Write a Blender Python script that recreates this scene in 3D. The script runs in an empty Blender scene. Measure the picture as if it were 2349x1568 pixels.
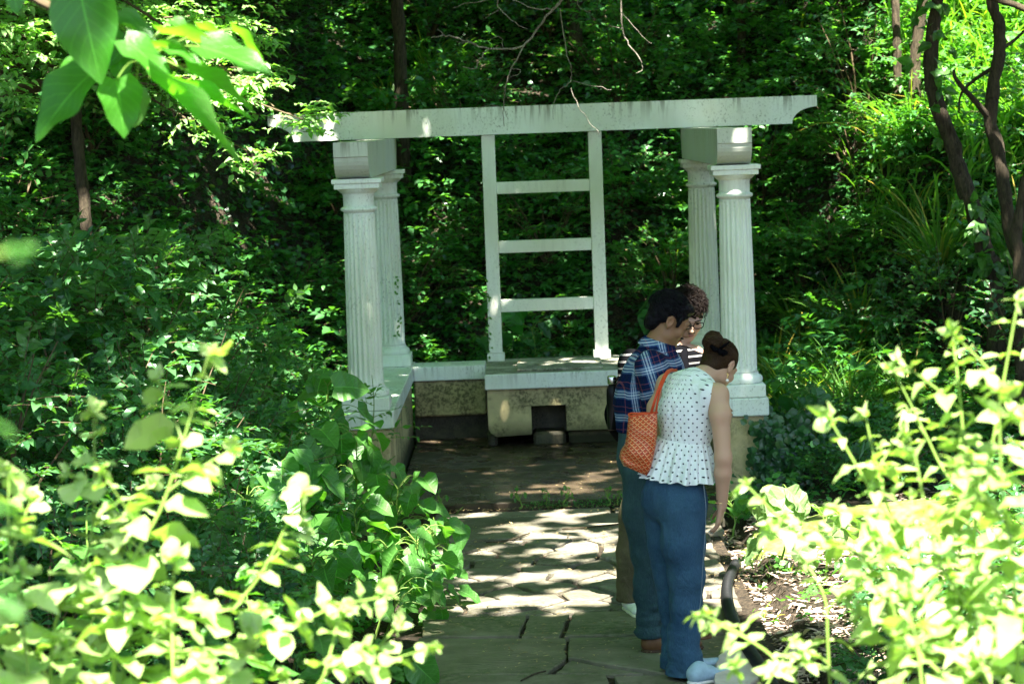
import bpy, math, numpy as np
from mathutils import Matrix, Vector

SC = bpy.context.scene
# ---------------------------------------------------------------- camera
CAM_H, FPX = 2.5, 5577.0
PITCH, YAW, ROLL = math.radians(5.07), math.radians(.397), math.radians(2.1)
_F = np.array([-math.sin(YAW)*math.cos(PITCH), math.cos(YAW)*math.cos(PITCH), -math.sin(PITCH)])
_R0 = np.array([math.cos(YAW), math.sin(YAW), 0.0]); _U0 = np.cross(_R0, _F)
_R = math.cos(ROLL)*_R0 - math.sin(ROLL)*_U0
_U = math.sin(ROLL)*_R0 + math.cos(ROLL)*_U0
CAMP = np.array([0, 0, CAM_H])
cam_data = bpy.data.cameras.new('camera'); cam = bpy.data.objects.new('camera', cam_data)
SC.collection.objects.link(cam); SC.camera = cam
cam.matrix_world = Matrix([[_R[0], _U[0], -_F[0], 0], [_R[1], _U[1], -_F[1], 0], [_R[2], _U[2], -_F[2], CAM_H], [0, 0, 0, 1]])
cam_data.sensor_width = 36; cam_data.lens = FPX/2349*36
cam_data.clip_start = .1; cam_data.clip_end = 600
cam_data.dof.use_dof = True; cam_data.dof.focus_distance = 12.3; cam_data.dof.aperture_fstop = 6.3
cam_data.dof.aperture_blades = 9

def at(x, y, Y):            # a point of the place seen at (x, y), Y metres off
    d = _F*FPX + _R*(x-1174.5) - _U*(y-784)
    return CAMP + d*(Y/d[1])
def atz(x, y, z=0.0):
    d = _F*FPX + _R*(x-1174.5) - _U*(y-784)
    return CAMP + d*((z-CAM_H)/d[2])

# ---------------------------------------------------------------- light
SUNV = np.array([.18, -.90, 1.65]); SUNV /= np.linalg.norm(SUNV)
w = bpy.data.worlds.new('World'); SC.world = w; w.use_nodes = True
nt = w.node_tree; nt.nodes.clear()
sky = nt.nodes.new('ShaderNodeTexSky'); sky.sky_type = 'NISHITA'; sky.sun_disc = False
sky.sun_elevation = math.asin(SUNV[2]); sky.sun_rotation = math.atan2(SUNV[0], SUNV[1])
bg = nt.nodes.new('ShaderNodeBackground'); bg.inputs[1].default_value = .06
wo = nt.nodes.new('ShaderNodeOutputWorld')
nt.links.new(sky.outputs[0], bg.inputs[0]); nt.links.new(bg.outputs[0], wo.inputs[0])
sun_d = bpy.data.lights.new('sun', 'SUN'); sun_d.energy = 5.0; sun_d.angle = math.radians(.5)
sun_d.color = (1, .95, .86)
sun = bpy.data.objects.new('sun', sun_d); SC.collection.objects.link(sun)
sun.rotation_euler = Vector((-SUNV[0], -SUNV[1], -SUNV[2])).to_track_quat('-Z', 'Y').to_euler()
sun.location = (0, 0, 12)
SC.view_settings.view_transform = 'Standard'; SC.view_settings.look = 'None'
SC.view_settings.exposure = 3.05; SC.view_settings.gamma = 1
SC.cycles.max_bounces = 7; SC.cycles.diffuse_bounces = 4; SC.cycles.glossy_bounces = 2
SC.cycles.transmission_bounces = 5; SC.cycles.transparent_max_bounces = 6
SC.cycles.sample_clamp_indirect = 4
SC.cycles.caustics_reflective = False; SC.cycles.caustics_refractive = False

# ---------------------------------------------------------------- helpers
RNG = np.random.default_rng(11)
COL = SC.collection
def nrm(a): return a/np.maximum(np.linalg.norm(a, axis=-1, keepdims=True), 1e-9)
def V3(*a): return np.array(a, float)

class MB:
    """collects faces of fixed size and links them as one mesh object"""
    def __init__(s): s.v = []; s.f = []; s.uv = []; s.n = 0
    def add(s, v, f, uv=None):
        v = np.asarray(v, float); f = np.asarray(f, np.int64)
        if len(v) == 0: return s
        s.v.append(v); s.f.append(f + s.n); s.n += len(v)
        s.uv.append(np.zeros((len(v), 2)) if uv is None else np.asarray(uv, float))
        return s
    def box(s, x0, x1, y0, y1, z0, z1, bev=0.0, M=None):
        if bev <= 0:
            v = np.array([[x, y, z] for z in (z0, z1) for y in (y0, y1) for x in (x0, x1)], float)
            f = [[0, 2, 3, 1], [4, 5, 7, 6], [0, 1, 5, 4], [2, 6, 7, 3], [0, 4, 6, 2], [1, 3, 7, 5]]
        else:   # chamfered box
            b = bev
            v = []; 
            for z, i in ((z0, b), (z0+b, 0), (z1-b, 0), (z1, b)):
                for (x, y) in ((x0+i+b, y0+i), (x1-i-b, y0+i), (x1-i, y0+i+b), (x1-i, y1-i-b), (x1-i-b, y1-i), (x0+i+b, y1-i), (x0+i, y1-i-b), (x0+i, y0+i+b)):
                    v.append((x, y, z))
            v = np.array(v)
            q = [[r*8+k, r*8+(k+1) % 8, (r+1)*8+(k+1) % 8, (r+1)*8+k] for r in range(3) for k in range(8)]
            if M is not None: v = v@M[0].T + M[1]
            s.add(v, q); n = s.n-32
            s.v.append(np.zeros((0, 3))); s.uv.append(np.zeros((0, 2)))
            s.f.append(np.array([list(range(7, -1, -1)), list(range(24, 32))])+n)
            return s
        if M is not None: v = v@M[0].T + M[1]
        return s.add(v, f)
    def tube(s, pts, rad, n=8, cap=True, flat=None):
        P = np.asarray(pts, float); m = len(P)
        R = np.broadcast_to(np.asarray(rad, float), (m,))
        T = nrm(np.gradient(P, axis=0))
        up = V3(0, 0, 1) if abs(T[0][2]) < .9 else V3(1, 0, 0)
        A = []; a = nrm(np.cross(T[0], up))
        for k in range(m):
            a = nrm(a - T[k]*np.dot(a, T[k])); A.append(a)
        A = np.array(A); B = np.cross(T, A)
        th = np.arange(n)/n*2*np.pi
        c = np.cos(th)[None, :, None]; d = np.sin(th)[None, :, None]
        if flat is not None: d = d*flat
        v = P[:, None] + R[:, None, None]*(A[:, None]*c + B[:, None]*d)
        i = np.arange(m-1)[:, None]*n; k = np.arange(n)[None]
        f = np.stack([i+k, i+(k+1) % n, i+n+(k+1) % n, i+n+k], -1).reshape(-1, 4)
        L = np.concatenate([[0], np.cumsum(np.linalg.norm(np.diff(P, axis=0), axis=1))])
        uv = np.stack([np.broadcast_to(th/(2*np.pi), (m, n)), np.broadcast_to(L[:, None], (m, n))], -1).reshape(-1, 2)
        s.add(v.reshape(-1, 3), f, uv)
        if cap:
            b = s.n - m*n
            s.f.append(np.array([list(range(n-1, -1, -1))]) + b)
            s.f.append(np.array([list(range(n))]) + b + (m-1)*n)
            for _ in range(2): s.v.append(np.zeros((0, 3))); s.uv.append(np.zeros((0, 2)))
        return s
    def lathe(s, prof, c, n=48, rfun=None):
        """prof: (r, z) list; c centre; rfun(theta, k) scales the radius"""
        m = len(prof); th = np.arange(n)/n*2*np.pi
        v = []
        for k, (r, z) in enumerate(prof):
            rr = r*np.ones(n) if rfun is None else r*rfun(th, k)
            v.append(np.stack([c[0]+rr*np.cos(th), c[1]+rr*np.sin(th), np.full(n, c[2]+z)], -1))
        v = np.concatenate(v)
        i = np.arange(m-1)[:, None]*n; k = np.arange(n)[None]
        f = np.stack([i+k, i+(k+1) % n, i+n+(k+1) % n, i+n+k], -1).reshape(-1, 4)
        s.add(v, f); b = s.n-m*n
        s.f.append(np.array([list(range(n-1, -1, -1))])+b); s.f.append(np.array([list(range(n))])+b+(m-1)*n)
        for _ in range(2): s.v.append(np.zeros((0, 3))); s.uv.append(np.zeros((0, 2)))
        return s
    def prism(s, poly, z0, z1, axis='z'):
        """poly: 2d outline extruded; axis 'y' -> outline in xz; 'x' -> outline in yz"""
        P = np.asarray(poly, float); n = len(P)
        def mk(t):
            t = np.full(n, t)
            return np.stack([P[:, 0], P[:, 1], t], -1) if axis == 'z' else np.stack([P[:, 0], t, P[:, 1]], -1) if axis == 'y' else np.stack([t, P[:, 0], P[:, 1]], -1)
        v = np.concatenate([mk(z0), mk(z1)])
        k = np.arange(n)
        s.add(v, np.stack([k, (k+1) % n, n+(k+1) % n, n+k], -1)); b = s.n-2*n
        s.f.append(np.array([list(range(n-1, -1, -1))])+b); s.f.append(np.array([list(range(n, 2*n))])+b)
        for _ in range(2): s.v.append(np.zeros((0, 3))); s.uv.append(np.zeros((0, 2)))
        return s
    def build(s, name, mat, parent=None, smooth=False, origin=None):
        v = np.concatenate(s.v) if s.v else np.zeros((0, 3))
        uv = np.concatenate(s.uv)
        o_ = np.zeros(3) if origin is None else np.asarray(origin, float)
        if parent is not None:
            p = parent; off = np.zeros(3)
            while p is not None: off = off + np.array(p.location); p = p.parent
            v = v - off - o_ if origin is None else v - o_ - off
        else: v = v - o_
        me = bpy.data.meshes.new(name)
        lv = np.concatenate([f.ravel() for f in s.f]); tot = np.concatenate([np.full(len(f), f.shape[1]) for f in s.f])
        st = np.concatenate([[0], np.cumsum(tot)[:-1]])
        me.vertices.add(len(v)); me.vertices.foreach_set('co', v.astype(np.float32).ravel())
        me.loops.add(len(lv)); me.loops.foreach_set('vertex_index', lv.astype(np.int32))
        me.polygons.add(len(tot)); me.polygons.foreach_set('loop_start', st.astype(np.int32))
        me.polygons.foreach_set('use_smooth', np.full(len(tot), smooth))
        ul = me.uv_layers.new(name='UVMap'); ul.data.foreach_set('uv', uv[lv].astype(np.float32).ravel())
        me.update(calc_edges=True)
        me.materials.append(mat)
        o = bpy.data.objects.new(name, me); COL.objects.link(o)
        if parent is not None: o.parent = parent; o.location = tuple(o_)
        else: o.location = tuple(o_)
        return o

def tag(o, label=None, cat=None, group=None, kind=None):
    if label: o['label'] = label
    if cat: o['category'] = cat
    if group: o['group'] = group
    if kind: o['kind'] = kind
    return o
def thing(name, label, cat, loc=(0, 0, 0), group=None):
    o = bpy.data.objects.new(name, None); COL.objects.link(o); o.location = tuple(map(float, loc)); o.empty_display_size = .1
    return tag(o, label, cat, group)
def copy_tree(o, parent=None):
    c = o.copy(); COL.objects.link(c)
    if parent is not None: c.parent = parent
    for ch in list(o.children): copy_tree(ch, c)
    return c

# ---- noise (value noise in numpy)
def _h(i, j, k, seed):
    n = (i*374761393 + j*668265263 + k*2147483647 + seed*974711) & 0xffffffff
    n = ((n ^ (n >> 13))*1274126177) & 0xffffffff
    return ((n ^ (n >> 16)) & 0xffff)/65535.0
def vnoise(p, seed=0):
    p = np.asarray(p, float)
    if p.shape[-1] == 2: p = np.concatenate([p, np.zeros(p.shape[:-1]+(1,))], -1)
    i = np.floor(p).astype(np.int64); f = p-i; f = f*f*(3-2*f)
    r = 0
    for a in (0, 1):
        for b in (0, 1):
            for c in (0, 1):
                wgt = (f[..., 0] if a else 1-f[..., 0])*(f[..., 1] if b else 1-f[..., 1])*(f[..., 2] if c else 1-f[..., 2])
                r = r + wgt*_h(i[..., 0]+a, i[..., 1]+b, i[..., 2]+c, seed)
    return r
def fbm(p, o=3, seed=0):
    p = np.asarray(p, float); return sum(vnoise(p*2**k, seed+k)*.5**k for k in range(o))/sum(.5**k for k in range(o))
def sstep(a, b, x): t = np.clip((x-a)/(b-a), 0, 1); return t*t*(3-2*t)

# ---- terrain
def ground(x, y):
    x = np.asarray(x, float); y = np.asarray(y, float)
    ax = np.where(x > .2, x-.2, .2-x)
    ys = 20.6 - 3.2*sstep(1.8, 3.6, ax)
    hill = np.maximum(y-ys, 0)
    hill = hill*.66*sstep(-.3, 1.2, hill) + np.where(hill > 0, .15*sstep(0, .5, hill), 0)
    left = np.maximum(-x-1.25, 0)*.30*sstep(9, 12, y)
    right = np.maximum(x-1.5, 0)*.10*sstep(12, 15, y)
    near = 1.0*sstep(9.3, 4.6, y)
    out = np.maximum(np.abs(x)-9, 0)*.35
    inside = ((x > -1.3) & (x < 1.65) & (y > 9.5) & (y < 19.6))
    bump = .05*(fbm(np.stack([x*1.3, y*1.3], -1), 3, 5)-.5)
    z = hill + left + right + near + out + bump
    hard = (x > -.9) & (x < 1.3) & (y > 9.3) & (y < 20.4)
    return np.where(hard, np.minimum(z, 0)-.10+near, z-.02)

# ---------------------------------------------------------------- materials
def newmat(name):
    m = bpy.data.materials.new(name); m.use_nodes = True
    n = m.node_tree; n.nodes.clear()
    out = n.nodes.new('ShaderNodeOutputMaterial'); b = n.nodes.new('ShaderNodeBsdfPrincipled'); b.inputs['Specular IOR Level'].default_value = .25
    n.links.new(b.outputs[0], out.inputs[0])
    return m, n, b, out
def N(n, t, **kw):
    x = n.nodes.new('ShaderNode'+t)
    for k, v in kw.items():
        if isinstance(v, tuple) and k.startswith('i_'): pass
        setattr(x, k, v)
    return x
def L(n, a, b): n.links.new(a, b)
def ramp(n, fac, stops, interp='LINEAR'):
    r = n.nodes.new('ShaderNodeValToRGB'); r.color_ramp.interpolation = interp
    e = r.color_ramp.elements
    while len(e) < len(stops): e.new(.5)
    for q, (p, c) in zip(e, stops):
        q.position = p; q.color = (c, c, c, 1) if isinstance(c, (int, float)) else (*c, 1)
    L(n, fac, r.inputs[0]); return r.outputs[0]
def noise(n, scale, detail=4, rough=.6, vec=None, dist=0):
    x = n.nodes.new('ShaderNodeTexNoise'); x.inputs['Scale'].default_value = scale
    x.inputs['Detail'].default_value = detail; x.inputs['Roughness'].default_value = rough; x.inputs['Distortion'].default_value = dist
    if vec is not None: L(n, vec, x.inputs['Vector'])
    return x.outputs[0]
def coord(n, kind='Object', scale=None, rot=None):
    t = n.nodes.new('ShaderNodeTexCoord')
    if scale is None and rot is None: return t.outputs[kind]
    m = n.nodes.new('ShaderNodeMapping'); L(n, t.outputs[kind], m.inputs[0])
    if scale is not None: m.inputs['Scale'].default_value = scale
    if rot is not None: m.inputs['Rotation'].default_value = rot
    return m.outputs[0]
def mixc(n, fac, a, b, mode='MIX'):
    m = n.nodes.new('ShaderNodeMix'); m.data_type = 'RGBA'; m.blend_type = mode
    for sock, v in ((m.inputs[0], fac), (m.inputs[6], a), (m.inputs[7], b)):
        if hasattr(v, 'is_linked'): L(n, v, sock)
        elif isinstance(v, (int, float)): sock.default_value = v
        else: sock.default_value = (*v, 1)
    return m.outputs[2]
def mth(n, op, a, b=None, c=None):
    m = n.nodes.new('ShaderNodeMath'); m.operation = op
    for i, v in enumerate((a, b, c)):
        if v is None: continue
        if hasattr(v, 'is_linked'): L(n, v, m.inputs[i])
        else: m.inputs[i].default_value = v
    return m.outputs[0]
def bump(n, b, h, s=.3, d=.01):
    x = n.nodes.new('ShaderNodeBump'); x.inputs['Strength'].default_value = s; x.inputs['Distance'].default_value = d
    L(n, h, x.inputs['Height']); L(n, x.outputs[0], b.inputs['Normal'])

def leafmat(name, c1, c2, rough=.42, tr=.38, trc=None, veins=False, spec=.5, hue=.02, yellow=0.0, yc=(.30, .26, .03)):
    """thin leaf: colour differs leaf by leaf, lets light through"""
    m, n, b, out = newmat(name)
    g = N(n, 'NewGeometry'); rnd = g.outputs['Random Per Island']
    col = mixc(n, rnd, c1, c2)
    if yellow > 0:
        col = mixc(n, mth(n, 'GREATER_THAN', mth(n, 'FRACT', mth(n, 'MULTIPLY', rnd, 37.7)), 1-yellow), col, yc)
    if veins:
        tc = N(n, 'TexCoord'); sp = N(n, 'SeparateXYZ'); L(n, tc.outputs['UV'], sp.inputs[0])
        u, v = sp.outputs[0], sp.outputs[1]       # u across -1..1 , v along 0..1
        au = mth(n, 'ABSOLUTE', u)
        mid = mth(n, 'LESS_THAN', au, .035)
        side = mth(n, 'FRACT', mth(n, 'MULTIPLY', mth(n, 'SUBTRACT', v, mth(n, 'MULTIPLY', au, .35)), 6.5))
        sv = mth(n, 'LESS_THAN', side, .07)
        vm = mth(n, 'MULTIPLY', mth(n, 'MAXIMUM', mid, mth(n, 'MULTIPLY', sv, .6)), .55)
        nz = noise(n, 9, 3, .6, coord(n, 'UV'))
        col = mixc(n, mth(n, 'MULTIPLY', nz, .35), col, tuple(x*.55 for x in c1))
        col = mixc(n, vm, col, tuple(min(1, x*1.9+.02) for x in c2))
        bump(n, b, mth(n, 'SUBTRACT', nz, vm), .35, .004)
    back = mixc(n, g.outputs['Backfacing'], col, mixc(n, .35, col, (.16, .24, .10)))
    L(n, back, b.inputs['Base Color'])
    b.inputs['Roughness'].default_value = rough; b.inputs['Specular IOR Level'].default_value = spec
    t = N(n, 'BsdfTranslucent')
    tcx = mixc(n, 1.0, back, trc or (1.7, 2.6, .4), 'MULTIPLY'); L(n, tcx, t.inputs[0])
    mx = N(n, 'MixShader'); mx.inputs[0].default_value = tr
    L(n, b.outputs[0], mx.inputs[1]); L(n, t.outputs[0], mx.inputs[2]); L(n, mx.outputs[0], out.inputs[0])
    return m

def plain(name, c, rough=.7, spec=.2, metal=0, var=.15, nscale=30, bmp=.0, c2=None):
    m, n, b, out = newmat(name)
    nz = noise(n, nscale, 4, .6, coord(n))
    L(n, mixc(n, ramp(n, nz, [(.3, 0.0), (.7, 1.0)]), tuple(x*(1-var) for x in c), c2 or tuple(min(1, x*(1+var)) for x in c)), b.inputs['Base Color'])
    b.inputs['Roughness'].default_value = rough; b.inputs['Metallic'].default_value = metal
    b.inputs['Specular IOR Level'].default_value = spec
    if bmp: bump(n, b, nz, bmp, .01)
    return m

def paint(name, base=(.72, .74, .70), grime=.5, zt=None, streak=.5, warm=(.56, .56, .40)):
    """old white paint: specks, brown drips running down from the top edge zt, green dirt"""
    m, n, b, out = newmat(name)
    P = N(n, 'NewGeometry').outputs['Position']
    def mp(sc):
        x = N(n, 'Mapping'); L(n, P, x.inputs[0]); x.inputs['Scale'].default_value = sc; return x.outputs[0]
    big = noise(n, 1.6, 4, .6, mp((1, 1, .6)))
    col = mixc(n, ramp(n, big, [(.42, 0.0), (.68, .55)]), base, warm)
    drip = mth(n, 'MULTIPLY', ramp(n, noise(n, 1, 3, .65, mp((30, 30, 2.2))), [(.50, 0.0), (.60, 1.0)]), ramp(n, noise(n, 1, 2, .5, mp((3.1, 3.1, .5))), [(.40, .1), (.60, 1.0)]))
    sp = N(n, 'SeparateXYZ'); L(n, P, sp.inputs[0]); z = sp.outputs[2]
    if zt is not None:
        top = N(n, 'MapRange'); L(n, z, top.inputs[0])
        top.inputs[1].default_value = zt-.20; top.inputs[2].default_value = zt; top.inputs[3].default_value = .0; top.inputs[4].default_value = 1
        drip = mth(n, 'MULTIPLY', drip, mth(n, 'POWER', top.outputs[0], 1.6))
    col = mixc(n, mth(n, 'MULTIPLY', drip, streak), col, (.10, .085, .045))
    speck = ramp(n, noise(n, 1, 5, .75, mp((60, 60, 45))), [(.55, 0.0), (.64, 1.0)])
    patch = ramp(n, noise(n, 2.3, 3, .6, P), [(.42, 0.0), (.62, 1.0)])
    col = mixc(n, mth(n, 'MULTIPLY', mth(n, 'MULTIPLY', speck, patch), grime), col, (.09, .10, .05))
    L(n, col, b.inputs['Base Color']); b.inputs['Roughness'].default_value = .6; b.inputs['Specular IOR Level'].default_value = .2
    bump(n, b, noise(n, 1, 4, .6, mp((25, 25, 6))), .12, .004)
    return m

def stone(name, c1, c2, dirt, dirt_amt=.8, scale=7, rough=.85, zdark=None):
    m, n, b, out = newmat(name)
    P = N(n, 'NewGeometry').outputs['Position']
    a = noise(n, scale, 8, .65, P); c = noise(n, scale*.35, 5, .65, P); s = noise(n, scale*7, 5, .75, P)
    col = mixc(n, ramp(n, a, [(.35, 0.0), (.65, 1.0)]), c1, c2)
    dm = mth(n, 'MULTIPLY', ramp(n, c, [(.42, 0.0), (.54, 1.0)]), ramp(n, s, [(.44, 0.3), (.56, 1.0)]))
    col = mixc(n, mth(n, 'MULTIPLY', dm, dirt_amt), col, dirt)
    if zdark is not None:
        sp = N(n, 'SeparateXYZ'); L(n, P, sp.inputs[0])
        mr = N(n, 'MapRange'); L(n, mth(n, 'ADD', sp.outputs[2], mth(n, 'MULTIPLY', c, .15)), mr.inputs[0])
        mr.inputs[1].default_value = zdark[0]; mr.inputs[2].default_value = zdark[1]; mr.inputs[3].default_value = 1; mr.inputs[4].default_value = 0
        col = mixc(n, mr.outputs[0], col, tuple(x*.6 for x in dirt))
    if name.startswith('flag'):      # each stone its own tone
        rnd = N(n, 'NewGeometry').outputs['Random Per Island']
        col = mixc(n, 1.0, col, ramp(n, rnd, [(0.0, .62), (1.0, 1.15)]), 'MULTIPLY')
        col = mixc(n, mth(n, 'MULTIPLY', ramp(n, noise(n, 1.9, 4, .7, P), [(.50, 0.0), (.62, 1.0)]), .55), col, (.085, .075, .045))
    L(n, col, b.inputs['Base Color']); b.inputs['Roughness'].default_value = rough
    bump(n, b, mth(n, 'ADD', a, mth(n, 'MULTIPLY', s, .4)), .8 if name.startswith('flag') else .5, .015)
    return m

M = {}
M['beam'] = paint('beam_paint', (.80, .84, .79), .75, 2.655, .85)
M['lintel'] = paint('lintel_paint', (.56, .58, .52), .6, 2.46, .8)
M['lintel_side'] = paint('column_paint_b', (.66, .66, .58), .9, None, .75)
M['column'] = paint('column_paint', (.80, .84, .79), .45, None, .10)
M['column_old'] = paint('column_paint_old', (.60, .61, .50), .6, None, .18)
M['ladder'] = paint('ladder_paint', (.79, .81, .73), .5, None, .08)
M['coping'] = paint('coping_paint', (.74, .78, .74), .6, .625, .5)
M['coping_top'] = stone('coping_top', (.45, .44, .36), (.30, .29, .22), (.05, .05, .03), .85, 9)
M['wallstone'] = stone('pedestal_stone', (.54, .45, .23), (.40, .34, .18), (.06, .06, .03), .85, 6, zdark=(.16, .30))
M['wallstone2'] = stone('pedestal_stone_pale', (.58, .48, .27), (.48, .38, .2), (.12, .11, .05), .5, 8)
M['darkstone'] = stone('damp_stone', (.10, .09, .055), (.055, .05, .035), (.02, .02, .012), .8, 9, .6)  # dark stone of the recess, the outlet and some footing stones
M['flag'] = stone('flagstone', (.25, .22, .17), (.15, .14, .105), (.075, .07, .045), .7, 5, .85)
M['flagmoss'] = stone('flagstone_mossy', (.24, .23, .16), (.17, .18, .10), (.07, .08, .035), .8, 4, .85)

def wetmat():
    m, n, b, out = newmat('wet_floor')
    P = N(n, 'NewGeometry').outputs['Position']
    a = noise(n, 5, 6, .65, P); c = noise(n, 2.2, 4, .6, P); s = noise(n, 26, 5, .7, P)
    col = mixc(n, ramp(n, a, [(.35, 0.0), (.65, 1.0)]), (.022, .016, .010), (.075, .055, .034))
    L(n, col, b.inputs['Base Color'])
    L(n, ramp(n, c, [(.42, .10), (.56, .55)]), b.inputs['Roughness'])
    bump(n, b, mth(n, 'ADD', mth(n, 'MULTIPLY', s, .5), a), .45, .01)
    return m
M['wet'] = wetmat()

def soilmat():
    m, n, b, out = newmat('soil')
    P = N(n, 'NewGeometry').outputs['Position']
    a = noise(n, 14, 8, .7, P); v = N(n, 'TexVoronoi'); v.inputs['Scale'].default_value = 45; L(n, P, v.inputs['Vector'])
    col = mixc(n, ramp(n, a, [(.35, 0.0), (.65, 1.0)]), (.018, .014, .009), (.055, .040, .025))
    col = mixc(n, ramp(n, v.outputs[0], [(.1, .6), (.35, 0.0)]), col, (.12, .085, .05))
    L(n, col, b.inputs['Base Color']); b.inputs['Roughness'].default_value = .9
    bump(n, b, mth(n, 'ADD', a, v.outputs[0]), .8, .03)
    return m
M['soil'] = soilmat()

def barkmat(name, c1, c2, zs=.25):
    m, n, b, out = newmat(name)
    P = N(n, 'NewGeometry').outputs['Position']
    x = N(n, 'Mapping'); L(n, P, x.inputs[0]); x.inputs['Scale'].default_value = (1, 1, zs)
    a = noise(n, 38, 6, .7, x.outputs[0], 1.2)
    L(n, mixc(n, ramp(n, a, [(.38, 0.0), (.62, 1.0)]), c1, c2), b.inputs['Base Color']); b.inputs['Roughness'].default_value = .9
    bump(n, b, a, .9, .02)
    return m
M['bark'] = barkmat('bark_dark', (.022, .017, .011), (.075, .058, .036))
M['bark2'] = barkmat('bark_brown', (.028, .022, .013), (.085, .065, .04))
M['twig'] = barkmat('dead_twig', (.12, .10, .08), (.30, .27, .22))
M['stemgreen'] = plain('green_stem', (.16, .26, .05), .5)
M['stembrown'] = plain('brown_stem', (.09, .065, .035), .7)

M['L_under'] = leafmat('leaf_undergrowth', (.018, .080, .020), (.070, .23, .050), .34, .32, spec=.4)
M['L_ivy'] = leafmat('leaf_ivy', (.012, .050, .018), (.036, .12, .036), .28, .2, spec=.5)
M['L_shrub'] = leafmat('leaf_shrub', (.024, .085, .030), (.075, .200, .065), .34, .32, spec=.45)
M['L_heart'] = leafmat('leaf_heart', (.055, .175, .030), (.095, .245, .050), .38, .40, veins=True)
M['L_near'] = leafmat('leaf_near_shoot', (.27, .41, .12), (.42, .54, .22), .38, .42, trc=(1.3, 1.6, .4))  # very pale base colour stands in for leaves blown out by sun
M['L_catalpa'] = leafmat('leaf_overhanging', (.035, .155, .014), (.060, .22, .022), .34, .50, trc=(2.5, 3.4, .4), veins=True)
M['L_canopy'] = leafmat('leaf_canopy', (.05, .15, .03), (.08, .22, .05), .5, .45)
M['L_vine'] = leafmat('leaf_vine', (.05, .13, .03), (.09, .20, .04), .38, .4)
M['L_pale'] = leafmat('leaf_pale_branch', (.16, .30, .09), (.26, .42, .16), .35, .35)  # overexposed look of the sunlit sprays put into the leaf colour
M['L_big'] = leafmat('leaf_burdock', (.13, .22, .08), (.20, .29, .12), .45, .3, veins=True)
M['grass'] = leafmat('strap_grass', (.045, .12, .02), (.10, .21, .03), .38, .35, yellow=.13, yc=(.34, .27, .04))
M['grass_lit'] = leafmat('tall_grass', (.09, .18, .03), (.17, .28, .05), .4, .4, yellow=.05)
M['litter'] = leafmat('leaf_litter', (.16, .10, .045), (.42, .32, .14), .7, .1, trc=(1, 1, .8))
M['mulch'] = leafmat('wood_chip', (.22, .14, .10), (.58, .46, .37), .8, 0.0)
# ---------------------------------------------------------------- leaves
def leaf_tmpl(n=3, shape='ovate', bend=.25, fold=.25, wave=0.0):
    """unit leaf: stalk end at the origin, tip at +Y; returns verts, quads, uv"""
    t = np.linspace(0, 1, n+2)
    if shape == 'ovate': wd = np.sin(np.pi*t**.75)**.85*.27
    elif shape == 'heart': wd = np.where(t < .22, .30+.16*np.sin(t/.22*np.pi/2), .46*np.cos((t-.22)/.78*np.pi/2)**.9); 
    elif shape == 'lance': wd = np.sin(np.pi*t**.8)**.9*.15
    elif shape == 'round': wd = np.sin(np.pi*t**.85)**.6*.42
    else: wd = np.sin(np.pi*t)*.3
    wd = wd.copy(); wd[-1] = .004
    if shape != 'heart': wd[0] = .012
    v = []; uv = []
    for k, (a, b) in enumerate(zip(t, wd)):
        z = -bend*a*a; wv = wave*math.sin(a*11)*b
        back = -.10*sstep(.12, 0, a)*1.0 if shape == 'heart' else 0
        v += [(-b, a+back, z+fold*b+wv), (0, a, z), (b, a+back, z+fold*b-wv)]
        uv += [(-1, a), (0, a), (1, a)]
    q = []
    for k in range(len(t)-1):
        i = k*3; q += [[i, i+1, i+4, i+3], [i+1, i+2, i+5, i+4]]
    return np.array(v), np.array(q), np.array(uv)
def frames(d, nn):
    y = nrm(d); z = nrm(nn - y*np.sum(nn*y, -1, keepdims=True)); x = np.cross(y, z)
    return x, y, z
def put_leaves(mb, tmpl, pos, d, nn, size, wid=1.0):
    """one leaf of the template at each pos, pointing along d, face towards nn"""
    pos = np.asarray(pos, float); k = len(pos)
    if k == 0: return
    v, q, uv = tmpl
    x, y, z = frames(np.asarray(d, float), np.asarray(nn, float))
    s = np.broadcast_to(np.asarray(size, float), (k,))[:, None, None]; wd = np.broadcast_to(np.asarray(wid, float), (k,))[:, None, None]
    P = pos[:, None] + s*(x[:, None]*v[None, :, :1]*wd + y[:, None]*v[None, :, 1:2] + z[:, None]*v[None, :, 2:3])
    f = (q[None] + (np.arange(k)*len(v))[:, None, None]).reshape(-1, 4)
    mb.add(P.reshape(-1, 3), f, np.tile(uv, (k, 1)))
def put_mixed(mb, tmpls, pos, d, nn, size, wid=1.0, rng=RNG):
    w_ = rng.integers(0, len(tmpls), len(pos)); size = np.broadcast_to(size, (len(pos),)); wid = np.broadcast_to(wid, (len(pos),))
    for i, t in enumerate(tmpls):
        m = w_ == i; put_leaves(mb, t, pos[m], d[m], nn[m], size[m], wid[m])
T_small = [leaf_tmpl(2, 'ovate', b, f) for b, f in ((.15, .3), (.35, .15), (.05, .45))]
T_mid = [leaf_tmpl(4, 'ovate', b, f, .25) for b, f in ((.2, .3), (.4, .2), (.1, .45), (.6, .3))]
T_round = [leaf_tmpl(3, 'round', b, f) for b, f in ((.15, .2), (.3, .1))]
T_lance = [leaf_tmpl(3, 'lance', b, f) for b, f in ((.2, .3), (.45, .2), (.05, .4))]
T_heart = [leaf_tmpl(8, 'heart', b, f, w_) for b, f, w_ in ((.25, .25, .12), (.5, .18, .2), (.12, .4, .1))]

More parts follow.
